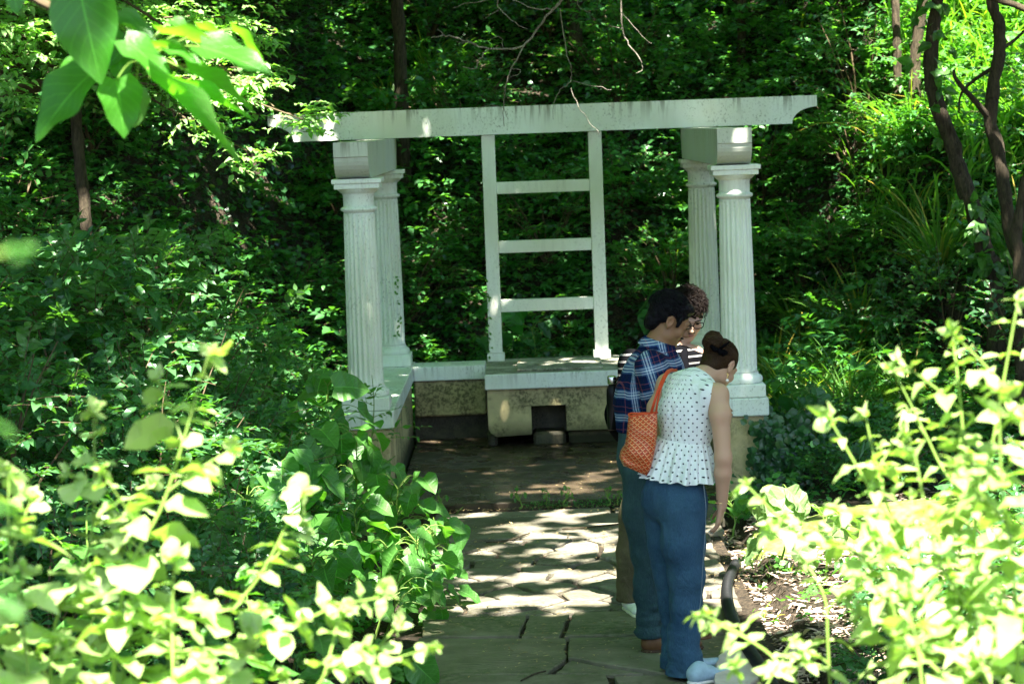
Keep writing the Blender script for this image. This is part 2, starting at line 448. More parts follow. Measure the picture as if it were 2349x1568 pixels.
def rvec(n, rng=RNG, up=0.0):
    v = rng.normal(size=(n, 3)); v[:, 2] += up; return nrm(v)
def sprigs(mb, base, d, length, m, size, rng=RNG, tmpls=None, jitter=.25, opp=True, droop=.15, upn=1.0, wid=1.0, stem=None, srad=.003, taper=.5):
    """rows of alternate leaves along N twigs"""
    base = np.asarray(base, float); Nn = len(base); d = nrm(d)
    length = np.broadcast_to(length, (Nn,)); size = np.broadcast_to(size, (Nn,))
    up = np.array([0, 0, 1.0])
    side = nrm(np.cross(d, up) + rng.normal(size=(Nn, 3))*.15)
    nor = nrm(np.cross(side, d)); nor = np.where(nor[:, 2:] < 0, -nor, nor)
    t = (np.arange(m)+.6)/m
    P = base[:, None] + d[:, None]*(length[:, None]*t[None])[..., None]
    P = P - up*(droop*length[:, None]*t[None]**2)[..., None]
    sg = np.where(np.arange(m) % 2 == 0, 1.0, -1.0)[None, :, None]
    last = (np.arange(m) == m-1)[None, :, None]
    ld = d[:, None]*(.55) + side[:, None]*sg*np.where(last, .05, .9) + rng.normal(size=(Nn, m, 3))*jitter
    ln = nor[:, None]*upn + up*.35 + rng.normal(size=(Nn, m, 3))*jitter*1.1
    sz = size[:, None]*(1 - (1-taper)*np.abs(t[None]-.4)*1.2)*(1+rng.normal(size=(Nn, m))*.15)
    P = P + side[:, None]*0
    put_mixed(mb, tmpls or T_small, P.reshape(-1, 3), ld.reshape(-1, 3), ln.reshape(-1, 3), np.abs(sz).reshape(-1), wid, rng)
    if stem is not None:
        for i in range(Nn):
            tt = np.linspace(0, 1, 4)
            pts = base[i]+d[i]*length[i]*tt[:, None]-up*(droop*length[i]*tt**2)[:, None]
            stem.tube(pts, np.linspace(srad, srad*.4, 4), 4, cap=False)

# ---------------------------------------------------------------- the ground
def build_ground():
    nx, ny = 260, 330
    gx = np.concatenate([np.linspace(-60, -9, 24), np.linspace(-8.8, 8.8, nx), np.linspace(9, 60, 24)])
    gy = np.concatenate([np.linspace(-40, 1, 16), np.linspace(1.2, 30, ny), np.linspace(30.5, 90, 40)])
    X, Y = np.meshgrid(gx, gy); Z = ground(X, Y)
    Z = Z + .03*(fbm(np.stack([X*6, Y*6], -1), 2, 8)-.5)*((X < -.9) | (X > 1.3))
    Z = np.minimum(Z, 14+0*Z)
    v = np.stack([X, Y, Z], -1).reshape(-1, 3); a, b = len(gy), len(gx)
    i = np.arange(a-1)[:, None]*b + np.arange(b-1)[None]
    f = np.stack([i, i+1, i+b+1, i+b], -1).reshape(-1, 4)
    tag(MB().add(v, f).build('ground', M['soil'], smooth=True), kind='structure')
build_ground()

def clip(poly, p, n):
    """keeps the part of the polygon where (q-p).n <= 0"""
    out = []
    for i in range(len(poly)):
        a, b = poly[i], poly[(i+1) % len(poly)]; da, db = np.dot(a-p, n), np.dot(b-p, n)
        if da <= 0: out.append(a)
        if (da < 0) != (db < 0) and abs(da-db) > 1e-12: out.append(a+(b-a)*da/(da-db))
    return out
def inset(poly, e):
    P = [np.array(q) for q in poly]
    for i in range(len(poly)):
        a, b = np.array(poly[i]), np.array(poly[(i+1) % len(poly)]); d = b-a; l = np.linalg.norm(d)
        if l < 1e-6: continue
        n = np.array([d[1], -d[0]])/l
        P = clip(P, a - n*e, n)
        if len(P) < 3: return None
    return P
def slab(mb, poly, z, th, rng, gap=.008):
    P = inset(poly, gap)
    if P is None: return
    # ragged outline
    Q = []
    for i in range(len(P)):
        a, b = P[i], P[(i+1) % len(P)]; L_ = np.linalg.norm(b-a); k = max(1, int(L_/.07))
        for j in range(k):
            q = a+(b-a)*j/k
            if j or k == 1: q = q + rng.normal(size=2)*.0045
            Q.append(q)
    Q = np.array(Q); 
    if len(Q) < 3: return
    c = Q.mean(0); tilt = rng.normal(size=2)*.004
    zz = lambda q: z + (q-c)@tilt + .006*(fbm(q*6, 2, 77)-.5)
    bev = .006
    R = c+(Q-c)*(1-bev/np.maximum(np.linalg.norm(Q-c, axis=1, keepdims=True), .03))
    n = len(Q)
    v = np.concatenate([np.c_[Q, np.full(n, z-th)], np.c_[Q, zz(Q)-bev], np.c_[R, zz(R)]])
    k = np.arange(n); kn = (k+1) % n
    mb.add(v, np.concatenate([np.stack([k, kn, n+kn, n+k], -1), np.stack([n+k, n+kn, 2*n+kn, 2*n+k], -1)]))
    b = mb.n-3*n
    mb.f.append(np.array([list(range(2*n, 3*n))])+b); mb.v.append(np.zeros((0, 3))); mb.uv.append(np.zeros((0, 2)))
def voronoi_slabs(mb, x0, x1, y0, y1, nx, ny, z, rng, gap=.008, jit=.42, ysq=1.0, left=None):
    pts = []
    for i in range(-1, nx+1):
        for j in range(-1, ny+1):
            pts.append(((i+.5+(j % 2)*.35+rng.uniform(-jit, jit))/nx*(x1-x0)+x0, (j+.5+rng.uniform(-jit, jit))/ny*(y1-y0)+y0))
    pts = np.array(pts)
    for p in pts:
        poly = [np.array(q, float) for q in ((x0, y0), (x1, y0), (x1, y1), (x0, y1))]
        dd = np.linalg.norm(pts-p, axis=1)
        for q in pts[np.argsort(dd)[1:16]]:
            m = (p+q)/2; nn_ = q-p
            poly = clip(poly, m, nn_)
            if len(poly) < 3: break
        if len(poly) >= 3: slab(mb, poly, z+rng.uniform(-.006, .006), .05, rng, gap)

def build_path():
    rng = np.random.default_rng(5)
    # bed of grit under the joints
    mb = MB(); mb.box(-.72, 1.12, 9.4, 15.84, -.14, -.024)
    tag(mb.build('path_bed', M['soil']), kind='structure')
    mb = MB()
    voronoi_slabs(mb, -.62, 1.06, 12.32, 14.62, 5, 10, 0.0, rng, .015)
    slab(mb, [(-.60, 14.66), (1.15, 14.60), (1.15, 15.10), (-.60, 15.12)], .0, .05, rng)
    slab(mb, [(-.66, 15.14), (1.2, 15.12), (1.2, 15.50), (-.66, 15.50)], -.004, .05, rng)
    slab(mb, [(-.66, 15.52), (.5, 15.52), (.5, 15.78), (-.66, 15.78)], -.010, .05, rng)
    slab(mb, [(.51, 15.52), (1.2, 15.52), (1.2, 15.78), (.51, 15.78)], -.008, .05, rng)
    tag(mb.build('path', M['flag']), kind='structure')
    mb = MB()
    slab(mb, [(-.58, 11.86), (-.10, 11.80), (-.06, 12.30), (-.60, 12.30)], .004, .05, rng, .003); slab(mb, [(-.09, 11.80), (.10, 11.76), (.16, 12.30), (-.05, 12.30)], .0, .05, rng, .003)
    slab(mb, [(.12, 11.74), (.98, 11.66), (1.02, 12.30), (.18, 12.30)], .008, .05, rng, .003)
    slab(mb, [(-.60, 11.02), (.02, 10.96), (.12, 11.25), (.13, 11.71), (-.60, 11.84)], .0, .05, rng, .003)
    slab(mb, [(.13, 11.27), (.55, 10.86), (1.00, 10.84), (1.00, 11.63), (.14, 11.70)], .006, .05, rng, .003)
    slab(mb, [(-.60, 9.6), (.35, 9.6), (.30, 10.90), (.02, 10.94), (-.60, 11.00)], -.002, .05, rng, .003); slab(mb, [(.05, 10.95), (.32, 10.92), (.52, 10.86), (.14, 11.23)], -.004, .05, rng, .003)
    slab(mb, [(.36, 9.6), (1.0, 9.6), (1.0, 10.82), (.54, 10.84), (.33, 10.89)], .003, .05, rng, .003)
    m, n, b, out = newmat('grooved_slab')
    P = N(n, 'NewGeometry').outputs['Position']
    a = noise(n, 4, 8, .65, P); s = noise(n, 22, 5, .7, P)
    col = mixc(n, ramp(n, a, [(.35, 0.0), (.65, 1.0)]), (.20, .18, .125), (.12, .115, .07))
    col = mixc(n, mth(n, 'MULTIPLY', ramp(n, noise(n, 1.7, 3, .6, P), [(.45, 0.0), (.6, 1.0)]), ramp(n, s, [(.4, 0.0), (.6, .8)])), col, (.055, .075, .025))
    wv = N(n, 'TexWave'); wv.wave_type = 'RINGS'; wv.inputs['Scale'].default_value = 9; wv.inputs['Distortion'].default_value = 14; wv.inputs['Detail'].default_value = 2
    wv.inputs['Detail Scale'].default_value = .6; L(n, P, wv.inputs['Vector'])
    msk = ramp(n, noise(n, 1.1, 2, .5, P), [(.54, 0.0), (.62, 1.0)])
    col = mixc(n, mth(n, 'MULTIPLY', mth(n, 'MULTIPLY', ramp(n, wv.outputs[1], [(.0, 1.0), (.4, 0.0)]), msk), .5), col, (.03, .03, .02))
    L(n, col, b.inputs['Base Color']); b.inputs['Roughness'].default_value = .85
    bump(n, b, mth(n, 'ADD', mth(n, 'MULTIPLY', mth(n, 'MULTIPLY', wv.outputs[1], msk), .35), mth(n, 'ADD', a, mth(n, 'MULTIPLY', s, .4))), .6, .01)
    tag(mb.build('path', m), kind='structure')
    # floor of the spring basin with its raised front edge
    mb = MB(); mb.box(-.92, 1.24, 15.86, 19.6, -.10, .034, .008)
    tag(mb.build('basin_floor', M['wet']), kind='structure')
build_path()

# ---------------------------------------------------------------- the garden temple
def build_temple():
    t = thing('garden_pergola', 'white fluted column pergola with one long beam over a stone spring basin', 'pergola', (.17, 17.9, 0))
    for sx, side in ((-1, 'left'), (1, 'right')):
        cx = -1.11 if sx < 0 else 1.417
        for cy, rear in ((16.37, False), (19.40, True)):
            pz = .625 if not rear else .625
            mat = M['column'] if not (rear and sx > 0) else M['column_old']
            # shaft with 20 flutes, gently swelling
            nfl, seg = 20, 8; n = nfl*seg
            zs = [.790, .805, .83] + list(np.linspace(.87, 1.90, 9)) + [1.93, 1.945, 1.955]
            fl = [0, 0, .6] + [1]*9 + [.8, .3, 0]
            def rad(z): u = (z-.79)/1.2; return .119 - .0145*u**1.6
            prof = [(rad(z)+(.006 if z < .8 else 0), z) for z in zs]
            def rf(th, k):
                ph = (th/(2*np.pi)*nfl) % 1
                g = np.where((ph > .14) & (ph < .86), np.sin((ph-.14)/.72*np.pi)**.7, 0)
                return 1 - .115*g*fl[k]
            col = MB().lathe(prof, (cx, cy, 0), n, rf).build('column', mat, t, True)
            try:
                import bmesh as _b
            except Exception: pass
            MB().lathe([(.1035, 1.955), (.1035, 1.965), (.112, 1.968), (.1215, 1.974), (.124, 1.983), (.1215, 1.992), (.112, 1.997), (.105, 2.0), (.1035, 2.01), (.1045, 2.075),
                        (.108, 2.080), (.108, 2.088), (.114, 2.090), (.126, 2.100), (.138, 2.112), (.142, 2.120)], (cx, cy, 0), 48).build('capital', mat, col, True)
            a = MB(); a.box(cx-.152, cx+.152, cy-.152, cy+.152, 2.120, 2.155, .003); a.box(cx-.166, cx+.166, cy-.166, cy+.166, 2.156, 2.187, .003)
            a.build('abacus', mat, col)
            MB().lathe([(.150, .720), (.1525, .728), (.156, .742), (.1525, .757), (.143, .768), (.131, .772), (.128, .778), (.1265, .788), (.122, .791)], (cx, cy, 0), 48).build('base', mat, col, True)
            if rear: MB().box(cx-.166, cx+.166, cy-.166, cy+.166, .627, .720, .006).build('plinth', mat, col)
            else: MB().box(cx-.160, cx+.160, cy-.160, cy+.160, .630, .718, .006).build('plinth', mat, col)
        # lintel running from front column to back, its front end cut in a cove
        hw = .114; bx = cx-.022 if sx < 0 else cx-.012
        z0, z1 = 2.190, 2.432
        yf = 16.10
        pts = [(yf, z1), (yf, 2.335)]
        for k in range(9):
            u = k/8; pts.append((yf+.012+.21*(1-math.cos(u*math.pi/2)), 2.330-(2.330-z0)*math.sin(u*math.pi/2)))
        pts += [(19.70, z0), (19.70+.03, z0+.05), (19.78, 2.335), (19.80, 2.34), (19.80, z1)]
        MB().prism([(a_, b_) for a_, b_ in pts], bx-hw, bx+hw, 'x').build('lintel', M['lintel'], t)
        # front pedestal: white slab, stone block
        p = MB(); x0, x1 = (-1.282, -.926) if sx < 0 else (1.240, 1.594)
        cop = MB(); cop.box(x0, x1, 16.20, 16.58, .505, .627, .008); cop.box(x0+.002, x1-.002, 16.582, 19.165 if sx < 0 else 19.165, .505, .622, .006)
        cop.box(x0-.02 if sx < 0 else x0, x1 if sx < 0 else x1+.02, 19.168, 19.66, .505, .625, .006)
        c_ = cop.build('coping', M['coping'], t)
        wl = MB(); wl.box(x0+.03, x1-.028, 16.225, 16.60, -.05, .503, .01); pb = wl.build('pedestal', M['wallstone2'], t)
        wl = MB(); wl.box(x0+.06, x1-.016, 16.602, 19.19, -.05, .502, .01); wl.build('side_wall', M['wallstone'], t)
    # beam with cove-cut ends, spotted and dripping
    yb0, yb1 = 19.58, 19.76
    zt, zb = 2.657, 2.436
    poly = [(-2.03, zt), (2.376, zt), (2.376, zt-.088)]
    for k in range(1, 10):
        u = k/9; poly.append((2.376-.012-.19*math.sin(u*math.pi/2), zt-.092-(zt-.092-zb)*(1-math.cos(u*math.pi/2))))
    poly += [(-1.825, zb)]
    for k in range(9, 0, -1):
        u = k/9; poly.append((-2.03+.012+.19*math.sin(u*math.pi/2), zt-.092-(zt-.092-zb)*(1-math.cos(u*math.pi/2))))
    poly += [(-2.03, zt-.088)]
    MB().prism(poly[::-1], yb0, yb1, 'y').build('beam', M['beam'], t)
    m_ = MB()
    r = np.random.default_rng(3)
    for k in range(60):
        x = r.uniform(-1.9, 2.3); y = yb0+r.uniform(.0, .12); s = r.uniform(.01, .04)
        put_leaves(m_, T_small[0], np.array([[x, y, zt+.004]]), rvec(1, r)*[1, 1, .1], np.array([[0, 0, 1.]]), s)
    m_.build('fallen_leaves', M['litter'], t)
    # ladder-like frame standing on the bench
    for x in (-.270, .590):
        u = MB(); u.box(x-.054, x+.054, 19.62, 19.72, .672, 2.434, .004); up = u.build('upright', M['ladder'], t)
        MB().box(x-.070, x+.070, 19.605, 19.735, .606, .670, .004).build('foot', M['ladder'], up)
    for z0, z1 in ((1.957, 2.052), (1.480, 1.577), (1.003, 1.100)):
        MB().box(-.2155, .5355, 19.632, 19.708, z0, z1, .003).build('rung', M['ladder'], t)
    # stone bench in front of the back wall
    bn = MB(); bn.box(-.350, .735, 18.60, 19.85, .484, .603, .007)
    bench = bn.build('bench_top', M['coping'], t)
    b2 = MB(); b2.box(-.10, .57, 18.74, 19.50, .6045, .624, .006); b2.box(-.345, .73, 18.62, 19.84, .6035, .6042)
    b2.build('top_slab', M['coping_top'], bench)
    # bench block with chamfered corner and square outlet
    zc = .125
    poly = [(-.335, .481), (.715, .481), (.715, zc+.02), (.27, zc+.02), (.27, zc+.06), (.27, .345), (.000, .345), (.000, zc), (-.275, zc-.012), (-.32, zc+.02), (-.335, zc+.055)]
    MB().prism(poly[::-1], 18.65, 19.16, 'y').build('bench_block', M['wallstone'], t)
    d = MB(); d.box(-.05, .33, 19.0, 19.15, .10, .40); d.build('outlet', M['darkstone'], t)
    for x0, x1, z1, y in ((.01, .262, .130, 18.70), (.285, .70, .128, 18.72), (-.345, -.27, .14, 18.74)):
        MB().box(x0, x1, y, 19.1, .02, z1, .02).build('footing_stone', M['darkstone'] if x0 != .285 else M['wallstone'], t)
    # back wall either side of the bench
    for x0, x1 in ((-.924, -.352), (.737, 1.238)):
        MB().box(x0, x1, 19.172, 19.56, .512, .624, .006).build('back_coping', M['coping'], t)
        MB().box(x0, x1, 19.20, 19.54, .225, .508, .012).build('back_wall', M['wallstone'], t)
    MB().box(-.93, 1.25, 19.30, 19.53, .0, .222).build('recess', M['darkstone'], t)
    return t
TEMPLE = build_temple()
# ---------------------------------------------------------------- the wood overhead: unseen crowns, added and cut open to shape sun and shade
def lit_target(qx, qy):
    """how open the crowns are above each spot (share of sun let through), spots named on the level ground"""
    f = np.full(qx.shape, .05)
    def blob(x, y, rx, ry, v, soft=.35):
        nonlocal f
        d = np.sqrt(((qx-x)/rx)**2+((qy-y)/ry)**2); k = 1-sstep(1-soft, 1+soft, d)
        f = f*(1-k)+v*k
    f = np.where((qx > -1.9) & (qx < 2.5) & (qy > 16) & (qy < 21.6), .0, f); f = np.where(qx < -1.4, .30, f)                           # shrubs on the left
    f = np.where(qy > 20, .21, f)
    blob(-2.4, 15.5, 1.5, 2.0, .30)
    blob(-3.1, 11.5, 1.6, 1.8, .20)
    blob(-1.0, 12.9, .95, 1.7, .62)                            # heart-leaved plants by the path
    blob(-1.3, 15.2, .4, .7, .4)
    blob(.30, 13.55, 1.0, 1.30, .84, .25)                     # sunny path
    blob(.30, 15.3, 1.0, .55, .40)
    blob(.25, 17.0, .85, 1.0, .28)                             # streaks on the wet floor
    blob(.7, 16.6, .4, .6, .4)
    blob(.45, 19.75, .42, .40, .75)                           # bench top
    blob(0, 21.9, .42, .45, .55)
    blob(2.1, 12.9, 1.15, 2.2, .93, .2)                       # mulch and moss on the right
    blob(.60, 11.1, .62, .98, .0, .22); blob(.2, 21.1, 2.3, .35, .0, .2); blob(.70, 11.42, .17, .10, .95, .3)                      # the people stand in shade
    blob(.64, 12.3, .25, .14, .30, .3)
    blob(-.05, 10.9, 1.2, .95, .10, .2)
    blob(-2.1, 18.9, .60, .7, .75); blob(-2.1, 17.65, .6, .5, .95)
    blob(-2.5, 20.4, .9, .7, .4)
    blob(2.25, 18.9, .6, .6, .7)
    blob(-2.2, 24.5, 1.6, 1.3, .12)
    k = sstep(2.1, 2.9, qx)*sstep(20.2, 21.6, qy); f = np.maximum(f, .93*k)
    k = sstep(1.75, 2.3, qx)*sstep(16.8, 18, qy)*sstep(23, 22, qy); f = np.maximum(f, .40*k)
    f = np.where(qy < 9.6, np.maximum(f, np.where(qx < 0, .87, .92)*sstep(9.8, 8.9, qy)), f)  # clearing in front
    blob(-1.0, 6.85, .62, .40, .66, .2)
    return f
def crown_keep(p, scale=3.0, seed=21):
    q = np.stack([p[:, 0]-SUNV[0]/SUNV[2]*p[:, 2], p[:, 1]-SUNV[1]/SUNV[2]*p[:, 2]], -1)
    f = lit_target(q[:, 0], q[:, 1])
    nz = fbm(q*np.array([scale, scale*1.5]), 3, seed)
    thr = np.interp(f, [0, .05, .1, .25, .5, .75, .9, 1], [-1, .27, .32, .41, .50, .60, .68, 2])
    return nz > thr
FOREST = [(-4.6, 5.5), (-5.2, 11.0), (4.8, 6.8), (5.6, 12.5), (-6.0, 17.5), (7.0, 18.5), (-6.8, 24.0), (7.6, 25.5)]
TRUNKS = []
def limb(mb, a, b, r0, r1, rng, n=7, sag=.12, sides=7):
    a, b = np.array(a, float), np.array(b, float); t = np.linspace(0, 1, n)[:, None]
    L_ = np.linalg.norm(b-a); k = rng.normal(size=(n, 3))*L_*.025; k[0] = 0
    pts = a+(b-a)*t + np.array([0, 0, 1])*(np.sin(t*np.pi)*L_*sag) + np.cumsum(k, 0)*.4
    mb.tube(pts, np.linspace(r0, r1, n), sides, cap=True); return pts
def build_forest():
    rng = np.random.default_rng(4)
    n = 140000
    p = np.stack([rng.uniform(-9.5, 9.5, n), rng.uniform(-.5, 27.5, n), rng.uniform(6.3, 8.9, n)], -1)
    qe = np.stack([rng.uniform(-.25, 1.45, 9000), rng.uniform(9.9, 12.05, 9000)], -1); ze = rng.uniform(6.3, 8.9, 9000)  # extra crown leaves added to keep the sun off the people
    p = np.r_[p, np.stack([qe[:, 0]+SUNV[0]/SUNV[2]*ze, qe[:, 1]+SUNV[1]/SUNV[2]*ze, ze], -1)]; n = len(p)
    p[:, 2] += .8*(fbm(p[:, :2]*.35, 2, 3)-.5)
    keep = crown_keep(p)
    p = p[keep]
    vis = [(a[0], a[1]) for a in VIS_TREES]
    cs = np.array(FOREST+vis)
    own = np.argmin(np.linalg.norm(p[:, None, :2]-cs[None], axis=2) - np.where(np.arange(len(cs)) >= len(FOREST), -.0, 0)[None], axis=1)
    lab = ['tall tree at the left edge nearest the camera, its crown shading the left shrubs', 'tall tree standing left of the flagstone path behind the big shrubs',
           'tall tree at the right edge nearest the camera above the sunny weeds', 'tall tree standing right of the mossy mound', 'tall tree left of the pergola deep in the undergrowth',
           'tall tree on the right slope above the strappy grass', 'tall tree far up the slope at the left', 'tall tree far up the slope at the right, beyond the tall sunlit grass']
    for i, (x, y) in enumerate(FOREST):
        z = float(ground(x, y)); t = thing('tree', lab[i], 'tree', (x, y, z))
        m = own == i; q = p[m]
        if len(q) > 10: 
            mb = MB(); put_mixed(mb, [leaf_tmpl(1, 'round', .2, .2)], q, rvec(len(q), rng)*[1, 1, .35], rvec(len(q), rng, 2.2), rng.uniform(.17, .30, len(q)), rng=rng)
            mb.build('crown', M['L_canopy'], t)
        tk = MB(); top = (x+rng.normal()*.3, y+rng.normal()*.3, 6.9)
        limb(tk, (x, y, z-.1), top, .19, .09, rng, 9, 0, 12)
        c = q[rng.integers(0, len(q), 9)] if len(q) > 10 else []
        for e in c: limb(tk, (x+(top[0]-x)*.8, y+(top[1]-y)*.8, z+(6.9-z)*rng.uniform(.6, .95)), e, .055, .012, rng, 6, .05, 6)
        tk.build('trunk', M['bark'], t)
    return p, own
# trees one sees: path of the trunk in the picture, distance, radius
VIS_DEF = [
    ('slim dark tree trunk rising behind the beam, left of centre', 'bark', [(925, 330), (922, 250), (918, 120), (912, 0), (905, -160)], 23.2, .068, .060),
    ('crooked dark tree with a leafy vine climbing its trunk, at the right', 'bark', [(2282, 640), (2262, 590), (2238, 500), (2205, 400), (2180, 320), (2145, 220), (2136, 130), (2150, 0), (2160, -160)], 18.0, .072, .052),
    ('dark forked tree nearest the right edge, bare bark with one side limb', 'bark', [(2345, 640), (2325, 560), (2308, 470), (2292, 350), (2272, 265), (2290, 130), (2292, 60), (2275, 0), (2262, -160)], 17.6, .057, .045),
    ('thin straight grey tree standing in the sunlit grass behind the vine-covered trunk', 'bark2', [(2062, 330), (2060, 240), (2057, 100), (2054, 0), (2052, -150)], 20.9, .042, .034),
    ('slender leaf-tangled tree just right of the thin straight grey tree', 'bark2', [(2108, 400), (2104, 300), (2098, 150), (2112, 40), (2120, -150)], 20.6, .055, .044),
    ('rough brown tree trunk half hidden by shrubs at the left', 'bark', [(212, 620), (203, 560), (190, 430), (178, 300), (170, 150), (150, 0), (140, -150)], 16.8, .045, .038),
    ('pale green stubby trunk cut by the right edge of the view', 'bark2', [(2338, 620), (2330, 540), (2342, 470), (2349, 430), (2375, 330), (2390, 100), (2395, -150)], 17.0, .045, .03),
    ('faint dark trunk high on the slope above the middle of the beam', 'bark', [(1332, 300), (1325, 150), (1318, 60), (1310, -120)], 25.0, .09, .08),
    ('faint dark trunk high on the slope above the right end of the beam', 'bark', [(1705, 260), (1700, 160), (1702, 60), (1708, -120)], 24.6, .045, .04),
]
VIS_TREES = []
for d_ in VIS_DEF:
    q_ = [at(x, y, d_[3]) for x, y in d_[2]]; VIS_TREES.append((q_[0][0], q_[0][1]))
CROWN_P, CROWN_OWN = build_forest()
VIS_OBJ = []
def smooth_path(P, k=4):
    P = np.asarray(P, float); t = np.arange(len(P)); tt = np.linspace(0, len(P)-1, (len(P)-1)*k+1)
    out = []
    for u in tt:
        i = min(int(u), len(P)-2); f = u-i
        p0, p1, p2, p3 = P[max(i-1, 0)], P[i], P[i+1], P[min(i+2, len(P)-1)]
        out.append(.5*((2*p1)+(-p0+p2)*f+(2*p0-5*p1+4*p2-p3)*f*f+(-p0+3*p1-3*p2+p3)*f**3))
    return np.array(out)
def build_vis_trees():
    rng = np.random.default_rng(14)
    for i, (lab, mat, path, Y, r0, r1) in enumerate(VIS_DEF):
        P = [at(x, y, Y) for x, y in path]
        g = float(ground(P[0][0], P[0][1])); base = np.array([P[0][0], P[0][1], g])
        if P[0][2] > g: P = [base-[0, 0, .1]] + P
        else: P[0][2] = g-.1
        top = P[-1] + np.array([rng.normal()*.3, rng.normal()*.3, 3.2]); P.append(top)
        t = thing('tree', lab, 'tree', base); S = smooth_path(P, 5)
        S[:, :2] += .015*np.stack([fbm(np.c_[np.arange(len(S))*.5, np.full(len(S), i)], 2, 1)-.5, fbm(np.c_[np.arange(len(S))*.5, np.full(len(S), i+9)], 2, 2)-.5], -1)
        tk = MB(); R = np.interp(np.arange(len(S)), [0, 3, len(S)*.7, len(S)-1], [r0*1.35, r0, r1, r1*.5])
        R = R*(1+.07*rng.normal(size=len(S))); tk.tube(S, R, 12)
        for k in range(4): limb(tk, S[-3-k*2], S[-3-k*2]+rvec(1, rng)[0]*[1.2, 1.2, .5]+[0, 0, .5], .03, .01, rng, 6, .05, 6)
        if i == 2:
            a = at(2268, 270, Y); b = at(2240, 235, Y-.1); c = at(2195, 185, Y-.15); d = at(2188, 160, Y-.15)
            tk.tube(smooth_path([a, b, c, d], 4), np.linspace(.028, .010, 13), 7)
            a = at(2288, 150, Y); tk.tube(smooth_path([a, at(2240, 180, Y+.1), at(2205, 215, Y+.1), at(2200, 260, Y+.1)], 4), np.linspace(.018, .005, 13), 6)
            a = at(2300, 110, Y); tk.tube(smooth_path([a, at(2330, 90, Y+.1), at(2370, 50, Y+.1)], 4), np.linspace(.016, .007, 9), 6)
        tk.build('trunk', M[mat], t, True)
        q = CROWN_P[CROWN_OWN == len(FOREST)+i]
        if len(q) > 5:
            mb = MB(); put_mixed(mb, [leaf_tmpl(1, 'round', .2, .2)], q, rvec(len(q), rng)*[1, 1, .35], rvec(len(q), rng, 2.2), rng.uniform(.17, .30, len(q)), rng=rng)
            mb.build('crown', M['L_canopy'], t)
        VIS_OBJ.append((t, S))
    # vine on the crooked tree
    t, S = VIS_OBJ[1]
    mb = MB(); n = 62; k = rng.uniform(3, len(S)-8, n); i0 = k.astype(int); P = S[i0]+(S[i0+1]-S[i0])*(k-i0)[:, None]
    o = rvec(n, rng)*[1, 1, .4]; o[:, 1] -= .5; o = nrm(o); P = P+o*rng.uniform(.06, .16, n)[:, None]
    for m in range(3):
        dd = nrm(o + rvec(n, rng)*.9 - [0, 0, .5]); put_mixed(mb, T_mid, P, dd, o+rvec(n, rng)*.4+[0, -.3, .6], rng.uniform(.07, .13, n), 1.1, rng)
    v = mb.build('vine_leaves', M['L_vine'], None); v.location = (0, 0, 0)
    tag(v, 'bright green vine climbing the crooked dark tree at right', 'vine')
build_vis_trees()

# ---------------------------------------------------------------- left understory tree with layered sprays
def build_spray_tree():
    rng = np.random.default_rng(8)
    t = thing('understory_tree', 'small tree with layered pale leafy sprays reaching towards the left end of the beam', 'tree', (-4.3, 17.4, float(ground(-4.3, 17.4))))
    br = MB(); fo = MB(); base = np.array([-4.3, 17.4, float(ground(-4.3, 17.4))])
    top = base+[.3, 0, 3.2]; limb(br, base-[0, 0, .1], top, .06, .03, rng, 8, 0, 8)
    targets = [(640, 150, 16.6, .45), (560, 90, 16.8, .4), (470, 60, 17, .4), (590, 30, 17.2, .35), (380, 120, 17.2, .5), (640, 245, 16.2, .33), (700, 275, 16.1, .22), (590, 300, 16.3, .28), (560, 215, 16.3, .2),
               (660, 310, 16.3, .16), (330, 20, 17.4, .5), (280, 140, 17.2, .4), (60, 90, 16.5, .6), (450, 190, 17.2, .35), (200, 60, 17.0, .5), (30, 220, 16.2, .4)]
    for x, y, Y, r in targets:
        c = at(x, y, Y); s = base + (top-base)*rng.uniform(.55, 1)
        pts = limb(br, s, c, .018, .005, rng, 7, .06, 5)
        k = int(44*r/.35)
        b = pts[rng.integers(3, 7, k)] + rng.normal(size=(k, 3))*[r*.28, r*.28, r*.16]
        d = nrm((c-s)*[1, 1, .3]/np.linalg.norm(c-s) + rng.normal(size=(k, 3))*[.7, .7, .18])
        sprigs(fo, b, d, rng.uniform(.16, .30, k), 7, rng.uniform(.07, .10, k), rng, T_mid, .22, upn=1.2, stem=br, srad=.003)
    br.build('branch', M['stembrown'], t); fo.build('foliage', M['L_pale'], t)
build_spray_tree()

